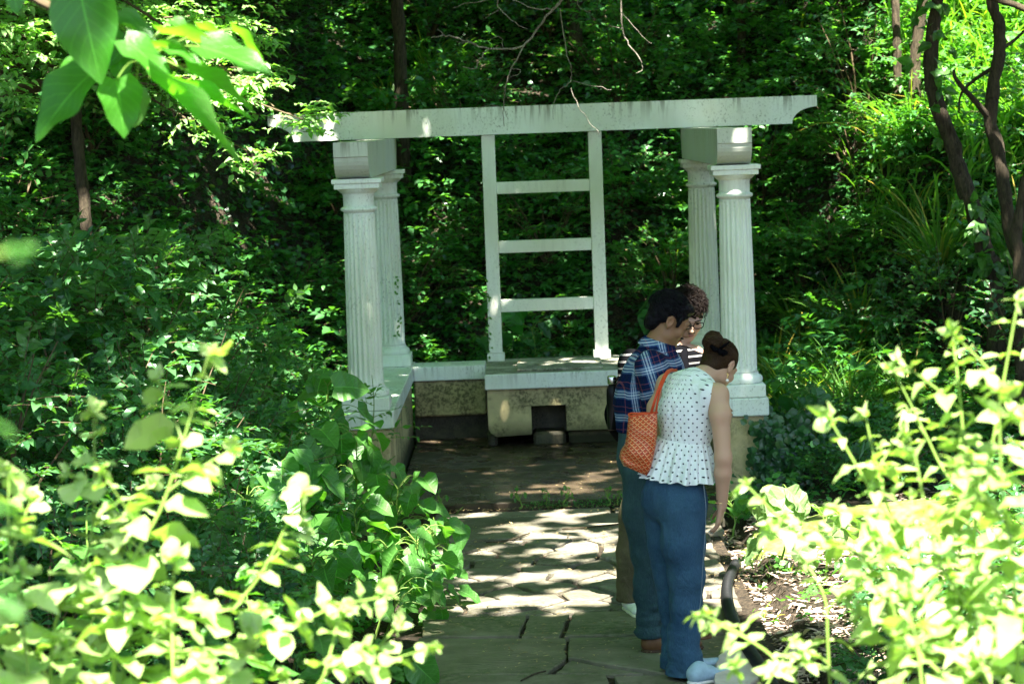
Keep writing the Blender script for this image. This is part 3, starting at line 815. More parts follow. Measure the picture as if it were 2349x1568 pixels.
# ---------------------------------------------------------------- undergrowth of the slope
def in_temple(x, y, m=0.0): return (x > -1.32-m) & (x < 1.63+m) & (y > 16.0-m) & (y < 19.9+m)
def in_path(x, y, m=0.0): return (x > -.62-m) & (x < 1.06+m) & (y > 9.3) & (y < 16.2)
def scatter_xy(n, x0, x1, y0, y1, rng): return rng.uniform(x0, x1, n), rng.uniform(y0, y1, n)
def build_undergrowth():
    rng = np.random.default_rng(6)
    # ivy and low leaves lying on the soil
    x, y = scatter_xy(80000, -6, 6.6, 16.5, 28, rng)
    k = ~in_temple(x, y, .0) & (np.abs(x-.1) < .25*y+.5) & (y > 17.2+2.6*(np.abs(x-.2) < 1.5)); x, y = x[k], y[k]
    z = ground(x, y)+rng.uniform(.0, .10, len(x)); e = .05
    gn = nrm(np.stack([-(ground(x+e, y)-ground(x-e, y))/(2*e), -(ground(x, y+e)-ground(x, y-e))/(2*e), np.ones(len(x))], -1))
    P = np.stack([x, y, z], -1); mb = MB()
    put_mixed(mb, [T_small[0], leaf_tmpl(2, 'round', .1, .15)], P, rvec(len(x), rng)*[1, 1, .5]-[0, .3, .1], gn*.8+rng.normal(size=P.shape)*.35+[0, -.15, .35], rng.uniform(.035, .075, len(x)), 1.2, rng)
    tag(mb.build('ivy_ground_cover', M['L_ivy']), 'dark glossy ivy covering the slope behind the pergola', 'ground cover', kind='stuff')
    # sprigs standing out of it
    x, y = scatter_xy(27000, -6, 6.6, 16.6, 27.5, rng)
    dn = fbm(np.stack([x*1.1, y*1.1], -1), 3, 31)
    k = ~in_temple(x, y, .15) & (np.abs(x-.1) < .25*y+.5) & (dn > np.where(x > 1.7, .27, .34)) & ~((np.abs(x-.17) < 1.7) & (y < 20.1)) & (y > 17.0)
    x, y, dn = x[k], y[k], dn[k]
    hh = rng.uniform(0, 1, len(x))**1.4*(.15+1.0*sstep(.40, .68, dn))
    P = np.stack([x, y, ground(x, y)+.03+hh], -1)
    d = nrm(rng.normal(size=P.shape)*[1, .8, .25]+[0, -.55, .10])
    mb = MB()
    sprigs(mb, P, d, rng.uniform(.14, .30, len(x)), 7, rng.uniform(.055, .105, len(x)), rng, T_small, .28, upn=.9, wid=1.15)
    tag(mb.build('undergrowth', M['L_under']), 'dense green undergrowth of small layered leaves on the slope', 'undergrowth', kind='stuff')
    # seedlings of the forest floor either side of the path and basin
    x, y = scatter_xy(5200, -5, 5.2, 9.8, 19.8, rng)
    k = ~in_temple(x, y, .08) & ~in_path(x, y, .14) & (np.abs(x) < .25*y+.4) & ~((x > .95) & (x < 2.9) & (y > 9) & (y < 14.9))
    x, y = x[k], y[k]; P = np.stack([x, y, ground(x, y)+rng.uniform(.03, .22, len(x))], -1)
    mb = MB(); sprigs(mb, P, nrm(rng.normal(size=P.shape)*[1, 1, .2]+[0, -.2, .25]), rng.uniform(.10, .22, len(x)), 6, rng.uniform(.04, .08, len(x)), rng, T_small, .3, upn=1.0, wid=1.25)
    tag(mb.build('ground_plants', M['L_under']), 'low leafy ground plants beside the path and the pergola', 'ground cover', kind='stuff')
    # small weeds in the sun on the right
    x, y = scatter_xy(420, 1.15, 3.2, 10.5, 15.2, rng); k = fbm(np.stack([x*2, y*2], -1), 2, 4) > .5; x, y = x[k], y[k]
    P = np.stack([x, y, ground(x, y)+rng.uniform(.02, .10, len(x))], -1); mb = MB()
    sprigs(mb, P, nrm(rng.normal(size=P.shape)*[1, 1, .2]+[0, 0, .3]), rng.uniform(.06, .13, len(x)), 5, rng.uniform(.03, .055, len(x)), rng, T_small, .3, wid=1.3)
    tag(mb.build('weeds', M['L_heart']), 'small bright weeds dotted over the sunny wood chips', 'weeds', kind='stuff')
build_undergrowth()

def build_litter():
    rng = np.random.default_rng(17)
    # wood chips
    x, y = scatter_xy(15000, .98, 3.4, 9.8, 15.4, rng); d = fbm(np.stack([x*3, y*3], -1), 3, 8)
    k = (d > .36) & (x-.98 < 1.6+.6*d); x, y = x[k], y[k]; n = len(x)
    P = np.stack([x, y, ground(x, y)+rng.uniform(.006, .03, n)], -1)
    mb = MB(); put_mixed(mb, [leaf_tmpl(1, 'lance', .05, .1), leaf_tmpl(1, 'ovate', .02, .15)], P, rvec(n, rng)*[1, 1, .22], rvec(n, rng)*.45+[0, 0, 1], rng.uniform(.02, .075, n), rng.uniform(.6, 1.2, n), rng)
    tag(mb.build('wood_chips', M['mulch']), 'pale wood chip mulch in the sun beside the path', 'mulch', kind='stuff')
    # crumbs and fallen leaves on the stone
    x, y = scatter_xy(3200, -.62, 1.15, 10.6, 15.8, rng); d = fbm(np.stack([x*2.5, y*2.5], -1), 3, 18); k = d > .47; x, y = x[k], y[k]
    x2, y2 = scatter_xy(700, -.90, 1.22, 15.9, 19.2, rng); z2 = np.full(len(x2), .037); z = np.full(len(x), .012)
    x3, y3 = scatter_xy(420, -.9, 1.2, 15.78, 15.9, rng)
    x4, y4 = scatter_xy(140, -.34, .72, 18.62, 19.8, rng)
    x = np.r_[x, x2, x3, x4]; y = np.r_[y, y2, y3, y4]; z = np.r_[z, z2, np.full(len(x3), .0), np.full(len(x4), .627)]; n = len(x)
    P = np.stack([x, y, z+rng.uniform(0, .004, n)], -1)
    mb = MB(); put_mixed(mb, [leaf_tmpl(1, 'lance', .05, .2), leaf_tmpl(1, 'ovate', .1, .3)], P, rvec(n, rng)*[1, 1, .04], rvec(n, rng)*.15+[0, 0, 1], rng.uniform(.008, .036, n)*rng.uniform(.5, 1.2, n), .8, rng)
    tag(mb.build('leaf_litter', M['litter']), 'scattered dry leaf crumbs on the flagstones and basin floor', 'leaf litter', kind='stuff')
    x, y = scatter_xy(2600, -5, 5, 9.8, 24, rng); k = ~in_temple(x, y) & ~in_path(x, y); x, y = x[k], y[k]; n = len(x)
    P = np.stack([x, y, ground(x, y)+.012], -1); mb = MB()
    put_mixed(mb, T_small, P, rvec(n, rng)*[1, 1, .2], rvec(n, rng)*.4+[0, 0, 1], rng.uniform(.03, .08, n), 1, rng)
    tag(mb.build('forest_litter', M['litter']), 'brown fallen leaves lying on the forest soil', 'leaf litter', kind='stuff')
    # moss along the step edge
    # twigs lying on the path
    for (a, b, c, r, lab) in (((1290, 1213), (1350, 1208), (1435, 1200), .006, 'thin dark twig lying across the upper flagstones'), ((1195, 1560), (1225, 1545), (1252, 1538), .004, 'short twig lying on the shaded slab in the foreground'),
                              ((1115, 1243), (1160, 1240), (1215, 1222), .005, 'pale crooked twig on the left side of the path')):
        P = [atz(x_, y_, .012) for x_, y_ in (a, b, c)]
        tag(MB().tube(smooth_path(P, 4), r, 6).build('twig', M['bark2']), lab, 'twig')
build_litter()
# ---------------------------------------------------------------- shrubs
def make_shrub(seed, h, r, ns, size, tm, mat, name, lab, cat, group=None, m=8, upn=1.0, wid=1.0, nst=9, sl=(.18, .36), jitter=.24):
    rng = np.random.default_rng(seed)
    t = thing(name, lab, cat, (0, 0, 0), group); st = MB(); fo = MB()
    ends = []
    for k in range(nst):
        a = rng.uniform(0, 2*np.pi); rr = r*rng.uniform(.25, .85); e = np.array([math.cos(a)*rr, math.sin(a)*rr, h*rng.uniform(.55, .98)])
        p = np.array([0, 0, -.05]) + (e-[0, 0, -.05])*np.linspace(0, 1, 7)[:, None]; p[:, :2] *= (np.linspace(0, 1, 7)**1.6/np.maximum(np.linspace(0, 1, 7), .01))[:, None]*1.0
        p += np.cumsum(rng.normal(size=p.shape)*.012, 0); st.tube(p, np.linspace(.012, .003, 7), 5, cap=False); ends.append(p)
    ends = np.array(ends)
    u = rng.normal(size=(ns, 3)); u = nrm(u); u[:, 2] = np.abs(u[:, 2])
    lump = .72+.55*fbm(u*2.1+seed, 2, seed)
    rad = rng.uniform(.35, 1, ns)**.45*lump
    P = u*rad[:, None]*[r, r, h*.62] + [0, 0, h*.36]; P[:, 2] = np.maximum(P[:, 2], .04)
    low = rng.uniform(size=ns) < .25; P[low, 2] *= rng.uniform(.2, .8, low.sum())
    d = nrm(u*[1, 1, .35] + rng.normal(size=(ns, 3))*[.5, .5, .3]+[0, 0, .15])
    sprigs(fo, P-d*.12, d, rng.uniform(sl[0], sl[1], ns), m, size*rng.uniform(.75, 1.25, ns), rng, tm, jitter, upn=upn, wid=wid, stem=st, srad=.003)
    st.build('stem', M['stembrown'], t); fo.build('foliage', mat, t)
    return t
def place(proto, spots, rng, used=[], labels=None):
    out = []
    for i, (x, y, s) in enumerate(spots):
        o = proto if proto.name not in used else copy_tree(proto)
        used.append(proto.name)
        o.location = (x, y, float(ground(x, y))-.02); o.rotation_euler = (rng.normal()*.05, rng.normal()*.05, rng.uniform(0, 6.28)); o.scale = (s, s, s*rng.uniform(.92, 1.08))
        if labels: o['label'] = labels[i]
        out.append(o)
    return out
def build_shrubs():
    rng = np.random.default_rng(31)
    G = 'broadleaf shrubs massed left of the path'
    lab = 'mid green broadleaf shrub in the mass left of the path'
    a = make_shrub(1, 1.75, .9, 270, .098, T_mid, M['L_shrub'], 'shrub', lab, 'shrub', G)
    b = make_shrub(2, 1.4, .82, 230, .092, T_mid, M['L_shrub'], 'shrub', lab, 'shrub', G)
    c = make_shrub(4, 1.1, .72, 190, .085, T_mid, M['L_shrub'], 'shrub', lab, 'shrub', G)
    place(a, [(-2.55, 13.6, 1.05), (-3.3, 12.2, 1.0), (-2.3, 15.2, .95), (-3.6, 14.6, 1.1)], rng)
    place(b, [(-1.95, 12.3, .9), (-2.6, 11.3, .95), (-1.9, 13.8, .85), (-3.1, 15.8, 1.0), (-2.0, 16.4, .75)], rng)
    place(c, [(-1.6, 11.2, .85), (-2.1, 10.3, .9), (-1.5, 13.0, .8), (-3.0, 10.4, 1.0), (-1.75, 14.9, .8), (-1.45, 10.2, .8)], rng)
    # slope shrubs
    G = 'leafy shrubs on the shaded slope'; lab = 'dark leafy shrub on the shaded slope behind the pergola'
    d = make_shrub(5, .95, .65, 170, .062, T_small, M['L_under'], 'slope_shrub', lab, 'shrub', G, m=8, wid=1.15)
    e = make_shrub(6, .75, .6, 140, .085, T_mid, M['L_under'], 'slope_shrub', lab, 'shrub', G, m=7, wid=1.1)
    place(d, [(-3.9, 18.3, 1.2), (-2.7, 18.6, 1.1), (-2.0, 20.9, 1), (-1.1, 21.6, 1), (.2, 22.2, 1.1), (1.3, 21.6, .9), (2.2, 22.6, 1), (-3.3, 21.5, 1.2), (-.6, 23.8, 1.1), (1.0, 24.3, 1.2), (-2.4, 24.2, 1.2), (3.0, 24.2, 1.1), (-4.6, 23, 1.3), (-4.9, 20.3, 1.2), (2.3, 25.7, 1.2), (-.9, 25.6, 1.1)], rng)
    place(e, [(-1.7, 22.6, 1), (.9, 22.9, 1), (-.2, 21.0, .75), (.55, 21.1, .6), (1.9, 20.8, .8), (-3.0, 22.9, 1.1), (2.9, 21.6, .9), (-1.9, 19.6, .9), (-3.5, 19.8, 1.0), (.3, 25.4, 1), (-3.9, 25.0, 1), (2.15, 17.6, .7), (2.6, 16.4, .7), (3.3, 17.4, .8), (2.0, 16.0, .5), (2.7, 20.8, .9), (2.4, 21.4, .9), (3.4, 20.4, .8)], rng)
    # right side saplings with flat sprays
    G = 'saplings in front of the strappy grass'; lab = 'spindly sapling with flat leafy sprays at the right'
    s = make_shrub(9, 1.5, .75, 90, .075, T_mid, M['L_shrub'], 'sapling', lab, 'sapling', G, m=9, upn=1.6, sl=(.25, .45), nst=6)
    place(s, [(3.2, 18.6, .85), (3.6, 17.2, .9), (2.75, 19.6, .75), (4.2, 19.5, 1.0), (3.0, 21.5, 1.0), (3.9, 22.6, 1.0)], rng)
    # sunny right shrubs in the lower right middle distance
    G = 'low weeds in the sun beyond the hose'; lab = 'low broadleaf weed standing in the sun right of the mulch'
    q = make_shrub(12, .45, .42, 70, .085, T_mid, M['L_shrub'], 'weed_clump', lab, 'weed', G, m=6, upn=1.3, sl=(.10, .2), nst=6)
    place(q, [(2.0, 12.3, 1.0), (2.4, 11.6, 1.1), (1.75, 11.4, .8), (2.6, 12.9, 1.0), (1.5, 10.5, .7), (2.1, 10.5, 1.0), (2.9, 14.4, 1.1), (2.3, 15.6, .9), (3.0, 13.4, 1.1), (1.75, 12.0, .6)], rng)
build_shrubs()

# ---------------------------------------------------------------- strappy grass
def blades(mb, P, H, lean, wd, rng, seg=6, arch=1.0):
    """arching ribbons: P bases, H lengths, lean unit directions, wd widths"""
    k = len(P); t = np.linspace(0, 1, seg+1)
    out = nrm(lean*[1, 1, 0]+1e-6)
    a0 = rng.uniform(.05, .5, k); a1 = a0+rng.uniform(.9, 2.1, k)*arch
    ang = a0[:, None]+(a1-a0)[:, None]*t[None]**1.3
    ds = (H/seg)[:, None]
    px = np.cumsum(np.sin(ang)*ds, 1); pz = np.cumsum(np.cos(ang)*ds, 1)
    px = np.c_[np.zeros(k), px[:, :-1]]; pz = np.c_[np.zeros(k), pz[:, :-1]]
    C_ = P[:, None]+out[:, None]*px[..., None]+np.array([0, 0, 1])*pz[..., None]
    sd = nrm(np.cross(out, [0, 0, 1])+rng.normal(size=(k, 3))*.25)
    w_ = wd[:, None]*np.sin(np.pi*np.clip(t*.86+.14, 0, 1))[None]**.7+.0006
    v = np.stack([C_-sd[:, None]*w_[..., None], C_+sd[:, None]*w_[..., None]], 2).reshape(-1, 3)
    i = (np.arange(k)*(seg+1)*2)[:, None]+np.arange(seg)[None]*2
    f = np.stack([i, i+1, i+3, i+2], -1).reshape(-1, 4); mb.add(v, f)
def make_grass(seed, n, h, mat, lab, group, wd=.008, name='grass_clump'):
    rng = np.random.default_rng(seed); mb = MB(); a = rng.uniform(0, 6.28, n); r = rng.uniform(0, .12, n)
    P = np.stack([np.cos(a)*r, np.sin(a)*r, np.zeros(n)], -1); ln = np.stack([np.cos(a), np.sin(a), 0*a], -1)+rng.normal(size=(n, 3))*.5
    blades(mb, P, h*rng.uniform(.5, 1.1, n), ln, wd*rng.uniform(.5, 1.2, n), rng)
    o = mb.build(name, mat); return tag(o, lab, 'grass', group)
def build_grass():
    rng = np.random.default_rng(41)
    G = 'strappy grass clumps right of the columns'
    g1 = make_grass(1, 170, .85, M['grass'], 'arching strappy grass clump right of the columns', G)
    g2 = make_grass(2, 130, .7, M['grass'], 'arching strappy grass clump right of the columns', G)
    place(g1, [(2.05, 18.3, 1.0), (2.4, 18.0, 1.0), (2.0, 20.1, 1.0), (2.45, 19.4, 1.0), (2.3, 18.6, .95), (2.9, 18.4, 1.0), (2.75, 19.9, 1.1), (3.3, 19.3, 1.1), (2.35, 20.9, 1), (3.3, 20.6, 1.1), (3.8, 18.6, 1), (1.95, 19.2, .8)], rng)
    place(g2, [(2.0, 18.0, .8), (2.6, 17.8, .9), (3.2, 20.0, 1), (3.7, 20.2, 1.1), (4.2, 18.2, 1), (2.6, 20.5, 1), (3.0, 19.0, 1), (2.1, 19.7, 1), (-1.3, 24.3, 1.1), (-.9, 24.9, 1.1), (1.3, 22.0, .7)], rng)
    x, y = scatter_xy(12000, 2.4, 7.2, 18.6, 26, rng); k = (x > 3.1+.12*(y-20)+rng.normal(size=len(x))*.4) & (y+.3*x > 20.6) & (fbm(np.stack([x*1.5, y*1.5], -1), 2, 3) > .38); x, y = x[k], y[k]; n = len(x)
    mb = MB(); ln = rvec(n, rng); ln[:, 1] -= .6
    blades(mb, np.stack([x, y, ground(x, y)], -1), rng.uniform(.4, 1.0, n), ln, rng.uniform(.006, .013, n), rng)
    tag(mb.build('tall_grass', M['grass_lit']), 'tall bright grass in the sun on the upper right slope', 'grass', kind='stuff')
    # leafy mass mixed in the sunlit slope
    x, y = scatter_xy(3600, 2.6, 7.0, 19.6, 26, rng); k = (x > 3.0+.1*(y-20)) & (y+.3*x > 20.9); x, y = x[k], y[k]
    P = np.stack([x, y, ground(x, y)+rng.uniform(.2, 1.0, len(x))], -1); mb = MB()
    sprigs(mb, P, nrm(rng.normal(size=P.shape)*[1, .8, .25]+[0, -.4, .1]), rng.uniform(.15, .35, len(x)), 8, rng.uniform(.05, .09, len(x)), rng, T_small, .3, wid=1.1)
    tag(mb.build('sunlit_undergrowth', M['L_heart']), 'yellow green undergrowth in full sun on the upper right slope', 'undergrowth', kind='stuff')
    # grass tufts near the path
    g3 = make_grass(3, 26, .16, M['grass'], 'small grass tuft at the edge of the flagstones', 'grass tufts along the path', .003, 'grass_tuft')
    place(g3, [(-.62, 15.7, 1.2), (-.75, 14.6, 1), (1.18, 13.9, 1.1), (1.12, 12.4, 1), (-.66, 12.9, 1), (1.35, 13.3, .9)], rng)
build_grass()

# ---------------------------------------------------------------- heart-leaved saplings beside the path
def petiole_leaves(fo, st, P0, tips, size, rng, tm=T_heart, rad=.003, nup=None):
    for p0, tp, s in zip(P0, tips, size):
        mid = (p0+tp)/2+[0, 0, .25*np.linalg.norm(tp-p0)]
        st.tube(smooth_path([p0, mid, tp], 3), np.linspace(rad, rad*.6, 7), 5, cap=False)
    dirs = nrm((tips-P0)*[1, 1, .1]+rng.normal(size=tips.shape)*.25-[0, 0, .25])
    nn = rng.normal(size=tips.shape)*.28+[.1, -.45, 1.0] if nup is None else nup
    put_mixed(fo, tm, tips, dirs, nn, np.asarray(size), 1.0, rng)
def make_heart(seed, x, y, h, n, size, lab, cat='sapling', mat='L_heart', spread=.22, lean=(0, 0), tm=T_heart, name='heart_leaf_sapling', group=None):
    rng = np.random.default_rng(seed); z = float(ground(x, y)); base = np.array([x, y, z])
    t = thing(name, lab, cat, base, group); st = MB(); fo = MB()
    top = base+[lean[0], lean[1], h]; tt = np.linspace(0, 1, 8)[:, None]
    S = base+(top-base)*tt+np.sin(tt*3)*[.03, 0, 0]; S = S+np.cumsum(rng.normal(size=S.shape)*.006, 0)
    st.tube(S, np.linspace(.008, .003, 8), 6)
    k = rng.uniform(.25, 1, n)**.8; k[:3] = 1; P0 = np.array([np.array([np.interp(u, tt[:, 0], S[:, j]) for j in range(3)]) for u in k])
    a = np.arange(n)*2.4+rng.uniform(0, .6, n); rr = spread*rng.uniform(.5, 1.2, n)*(1.15-.5*k)
    tips = P0+np.stack([np.cos(a)*rr, np.sin(a)*rr, rng.uniform(.0, .08, n)], -1)
    petiole_leaves(fo, st, P0, tips, size*rng.uniform(.65, 1.15, n), rng, tm)
    st.build('stem', M['stemgreen'], t); fo.build('foliage', M[mat], t); return t
def build_hearts():
    lab = ['leafy sapling with large heart-shaped leaves, tallest beside the left pedestal', 'heart-leaved sapling leaning over the left edge of the sunny flagstones', 'heart-leaved sapling in the shade at the foot of the left shrubs',
           'broad heart-leaved sapling below the tall one', 'low heart-leaved plant at the very edge of the path', 'heart-leaved sapling half buried in the left shrubs', 'heart-leaved plant low beside the dark foreground slab',
           'heart-leaved sapling between the foreground shoots and the path', 'small heart-leaved plant nearest the basin step', 'wide heart-leaved sapling in the middle of the left bank', 'heart-leaved sapling low on the left behind the bright shoots', 'dark heart-leaved sapling near the bottom, left of the slab corner', 'heart-leaved sapling beside the crack between sunny and shaded slabs']
    sp = [(-1.28, 14.3, 1.05, 18, .19), (-.86, 13.5, .62, 20, .17), (-1.05, 12.7, .5, 18, .16), (-1.12, 13.9, .75, 22, .18), (-.72, 12.75, .42, 20, .13), (-1.45, 13.4, .75, 16, .17), (-.82, 11.9, .38, 18, .12), (-1.15, 11.8, .5, 16, .17), (-.92, 14.6, .42, 16, .14), (-1.35, 12.4, .75, 20, .20), (-1.5, 11.6, .7, 18, .19), (-1.15, 11.1, .55, 18, .17), (-.85, 12.25, .5, 18, .16)]
    for i, (x, y, h, n, s) in enumerate(sp): make_heart(50+i, x, y, h, n, s, lab[i], spread=.24, lean=(.10, -.05))
    make_heart(70, -.62, 12.35, .30, 16, .10, 'small round-leaved plant overhanging the sunny stones at left', spread=.16, lean=(.08, 0))
    make_heart(71, -.66, 13.0, .45, 22, .11, 'serrated-leaved plant spilling onto the middle of the path edge', spread=.2, lean=(.1, 0))
    make_heart(72, -.58, 10.85, .18, 5, .16, 'two-leaved seedling at the bottom edge of the view beside the slab', spread=.13)
    # lance-leaved seedling in front of the left pedestal
    rng = np.random.default_rng(77); base = np.array([-1.12, 15.7, float(ground(-1.12, 15.7))]); t = thing('seedling', 'slender seedling with narrow pointed leaves in front of the left pedestal', 'seedling', base)
    st = MB(); fo = MB(); S = smooth_path([base, at(852, 1010, 15.7), at(858, 930, 15.7), at(853, 860, 15.7)], 5); st.tube(S, np.linspace(.006, .002, len(S)), 5)
    tg = [(985, 965), (960, 990), (790, 940), (760, 920), (900, 1040), (830, 1050), (910, 985), (800, 1000), (870, 870), (840, 880), (925, 925), (780, 1040), (770, 890)]
    b = []; d = []; ln = []
    for (x, y) in tg:
        s0 = S[int(np.clip((1080-y)/230*len(S)*.8, 2, len(S)-2))]; e = at(x, y, 15.7+rng.normal()*.15); b.append(s0); d.append(e-s0); ln.append(np.linalg.norm(e-s0)*1.02)
    sprigs(fo, np.array(b), np.array(d), np.array(ln), 9, .068, rng, T_lance, .35, upn=.7, wid=1.3, stem=st, srad=.0025, droop=.1)
    st.build('stem', M['stemgreen'], t); fo.build('foliage', M['L_heart'], t)
    # broad-leaved plant by the mulch
    make_heart(90, 1.33, 13.35, .42, 13, .20, 'pale broad-leaved plant in full sun on the mulch right of the people', 'plant', 'L_big', .20, tm=[leaf_tmpl(7, 'round', b_, f_, .25) for b_, f_ in ((.3, .2), (.5, .12), (.15, .3))], name='broad_leaf_plant')
    make_heart(91, 1.55, 13.0, .36, 9, .17, 'second pale broad-leaved plant, right beside the first on the mulch', 'plant', 'L_big', .18, tm=[leaf_tmpl(7, 'round', b_, f_, .25) for b_, f_ in ((.3, .2), (.5, .12), (.15, .3))], name='broad_leaf_plant')
    make_heart(93, 1.2, 14.9, .22, 12, .11, 'round-leaved plant at the foot of the right pedestal', 'plant', 'L_heart', .15, name='round_leaf_plant', tm=[leaf_tmpl(5, 'round', .2, .2)])
    make_heart(94, 1.95, 16.9, .55, 22, .15, 'shaded heart-leaved plant beside the right column base', 'plant', 'L_shrub', .25, name='heart_leaf_plant')
    make_heart(95, 2.2, 15.6, .30, 16, .16, 'shaded hosta-like plant beyond the mossy mound', 'plant', 'L_shrub', .2, name='hosta_plant', tm=T_lance)
    # plants seen through the ladder
    for i, (x, y, h, n, s, l) in enumerate([(.02, 20.7, .75, 22, .16, 'sunlit leafy plant seen through the lowest bay of the white frame'), (.45, 20.6, .5, 20, .15, 'low leafy plant behind the right foot of the white frame'), (-.25, 20.8, .8, 16, .18, 'large lobed-leaf plant behind the left upright of the white frame'),
                                            (-.8, 20.3, .4, 18, .13, 'low leafy plant behind the left end of the back wall'), (1.2, 20.8, .9, 14, .24, 'big dark leaf plant in front of the rear right column')]):
        make_heart(100+i, x, y, h, n, s, l, 'plant', 'L_under' if i != 0 else 'L_shrub', .26, name='leafy_plant', tm=T_heart if i != 0 else T_mid)
    # ivy on the right pedestal
    rng = np.random.default_rng(5); n = 520; mb = MB()
    u = rng.uniform(0, 1, n)**.8; P = np.stack([1.64-rng.uniform(0, .22, n)*rng.uniform(0, 1, n), np.full(n, 16.19)-rng.uniform(.01, .06, n), .50*(1-u)+.04*u*rng.uniform(0, 1, n)], -1)
    P2 = np.stack([rng.uniform(1.60, 2.05, n), rng.uniform(15.9, 17.6, n), rng.uniform(0, .45, n)], -1); P2[:, 2] += ground(P2[:, 0], P2[:, 1]); P = np.r_[P, P2]; n = len(P)
    put_mixed(mb, [leaf_tmpl(2, 'round', .1, .15)], P, rvec(n, rng)*[1, .2, 1]-[0, .1, .5], rng.normal(size=(n, 3))*.3+[.1, -1, .5], rng.uniform(.035, .065, n), 1.1, rng)
    tag(mb.build('ivy', M['L_ivy']), 'ivy creeping over the corner of the right pedestal', 'ivy')
    # thin creeper on the left upright and rear left column
    mb = MB(); P = np.r_[np.stack([-.325+rng.normal(size=26)*.012, np.full(26, 19.60), rng.uniform(.65, 1.25, 26)], -1), np.stack([-1.03+rng.normal(size=22)*.012, np.full(22, 19.26), rng.uniform(.8, 1.4, 22)], -1)]; n = len(P)
    put_mixed(mb, T_small, P, rvec(n, rng), rng.normal(size=(n, 3))*.3+[0, -1, .3], .032, 1.1, rng)
    tag(mb.build('creeper', M['L_vine']), 'thin creeper with tiny leaves on the left upright and rear left column', 'creeper')
build_hearts()

# ---------------------------------------------------------------- bright shoots close to the camera
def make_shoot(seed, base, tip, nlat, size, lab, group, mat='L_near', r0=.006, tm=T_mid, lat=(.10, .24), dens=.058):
    rng = np.random.default_rng(seed); base, tip = np.array(base), np.array(tip)
    g = float(ground(base[0], base[1])); root = np.array([base[0]-(tip[0]-base[0])*.3, base[1], g-.02])
    S = smooth_path([root, base, base+(tip-base)*.5+rng.normal(size=3)*.02, tip], 8)
    t = thing('weed_shoot', lab, 'weed', root, group); st = MB(); fo = MB()
    seg = np.concatenate([[0], np.cumsum(np.linalg.norm(np.diff(S, axis=0), axis=1))]); Lt = seg[-1]
    st.tube(S, np.interp(seg, [0, Lt], [r0, .0018]), 7)
    pos = lambda s: np.array([np.interp(s, seg, S[:, j]) for j in range(3)])
    l0 = seg[8]*.6
    def leaves(pf, L_, sz, start, tdir):
        ns = max(3, int((L_-start)/dens)); ph = rng.uniform(0, 6)
        P, D, Nn, Z = [], [], [], []
        for k in range(ns):
            s = start+(L_-start)*(k+.3)/ns; p = pf(s); u = (k+.3)/ns
            e = nrm(pf(min(s+.01, L_))-pf(max(s-.01, 0)))
            a = ph+k*1.57+rng.normal()*.3; q = nrm(np.cross(e, [.3, .2, 1.])); q2 = np.cross(e, q)
            for sg in (1, -1):
                o = (q*math.cos(a)+q2*math.sin(a))*sg
                o = nrm(o*[1, 1, .35]); P.append(p+o*.004); D.append(o*.95+e*.45*[1, 1, .4]-[0, 0, .12]); Nn.append(rng.normal(size=3)*.28+[0, 0, 1]); Z.append(sz*(1-.72*u**1.5)*rng.uniform(.7, 1.2))
        # leaf cluster at the tip
        for k in range(7):
            P.append(pf(L_)); D.append(tdir*.5+rvec(1, rng)[0]); Nn.append(rvec(1, rng, 1.2)[0]); Z.append(sz*rng.uniform(.22, .42))
        put_mixed(fo, tm, np.array(P), np.array(D), np.array(Nn), np.array(Z), rng.uniform(.95, 1.25, len(P)), rng)
    leaves(pos, Lt, size, l0, nrm(tip-base))
    for k in range(nlat):
        s = l0+(Lt-l0)*(k+.5)/nlat*.85; p = pos(s); e = nrm(pos(s+.02)-pos(s-.02)); a = k*2.4+rng.uniform(0, 1)
        o = nrm(np.array([math.cos(a), math.sin(a)*.8, 0])+e*.9+[0, 0, .1]); Ln = rng.uniform(*lat)*(1.15-.5*s/Lt)
        Q = p+o*Ln*np.linspace(0, 1, 6)[:, None]-np.array([0, 0, 1])*(np.linspace(0, 1, 6)**2*Ln*.1)[:, None]
        st.tube(Q, np.linspace(r0*.45, .0012, 6), 5, cap=False)
        leaves(lambda s_, Q=Q, Ln=Ln: np.array([np.interp(s_, np.linspace(0, Ln, 6), Q[:, j]) for j in range(3)]), Ln, size*.66, .03, o)
    st.build('stem', M['stemgreen'], t); fo.build('foliage', M[mat], t); return t
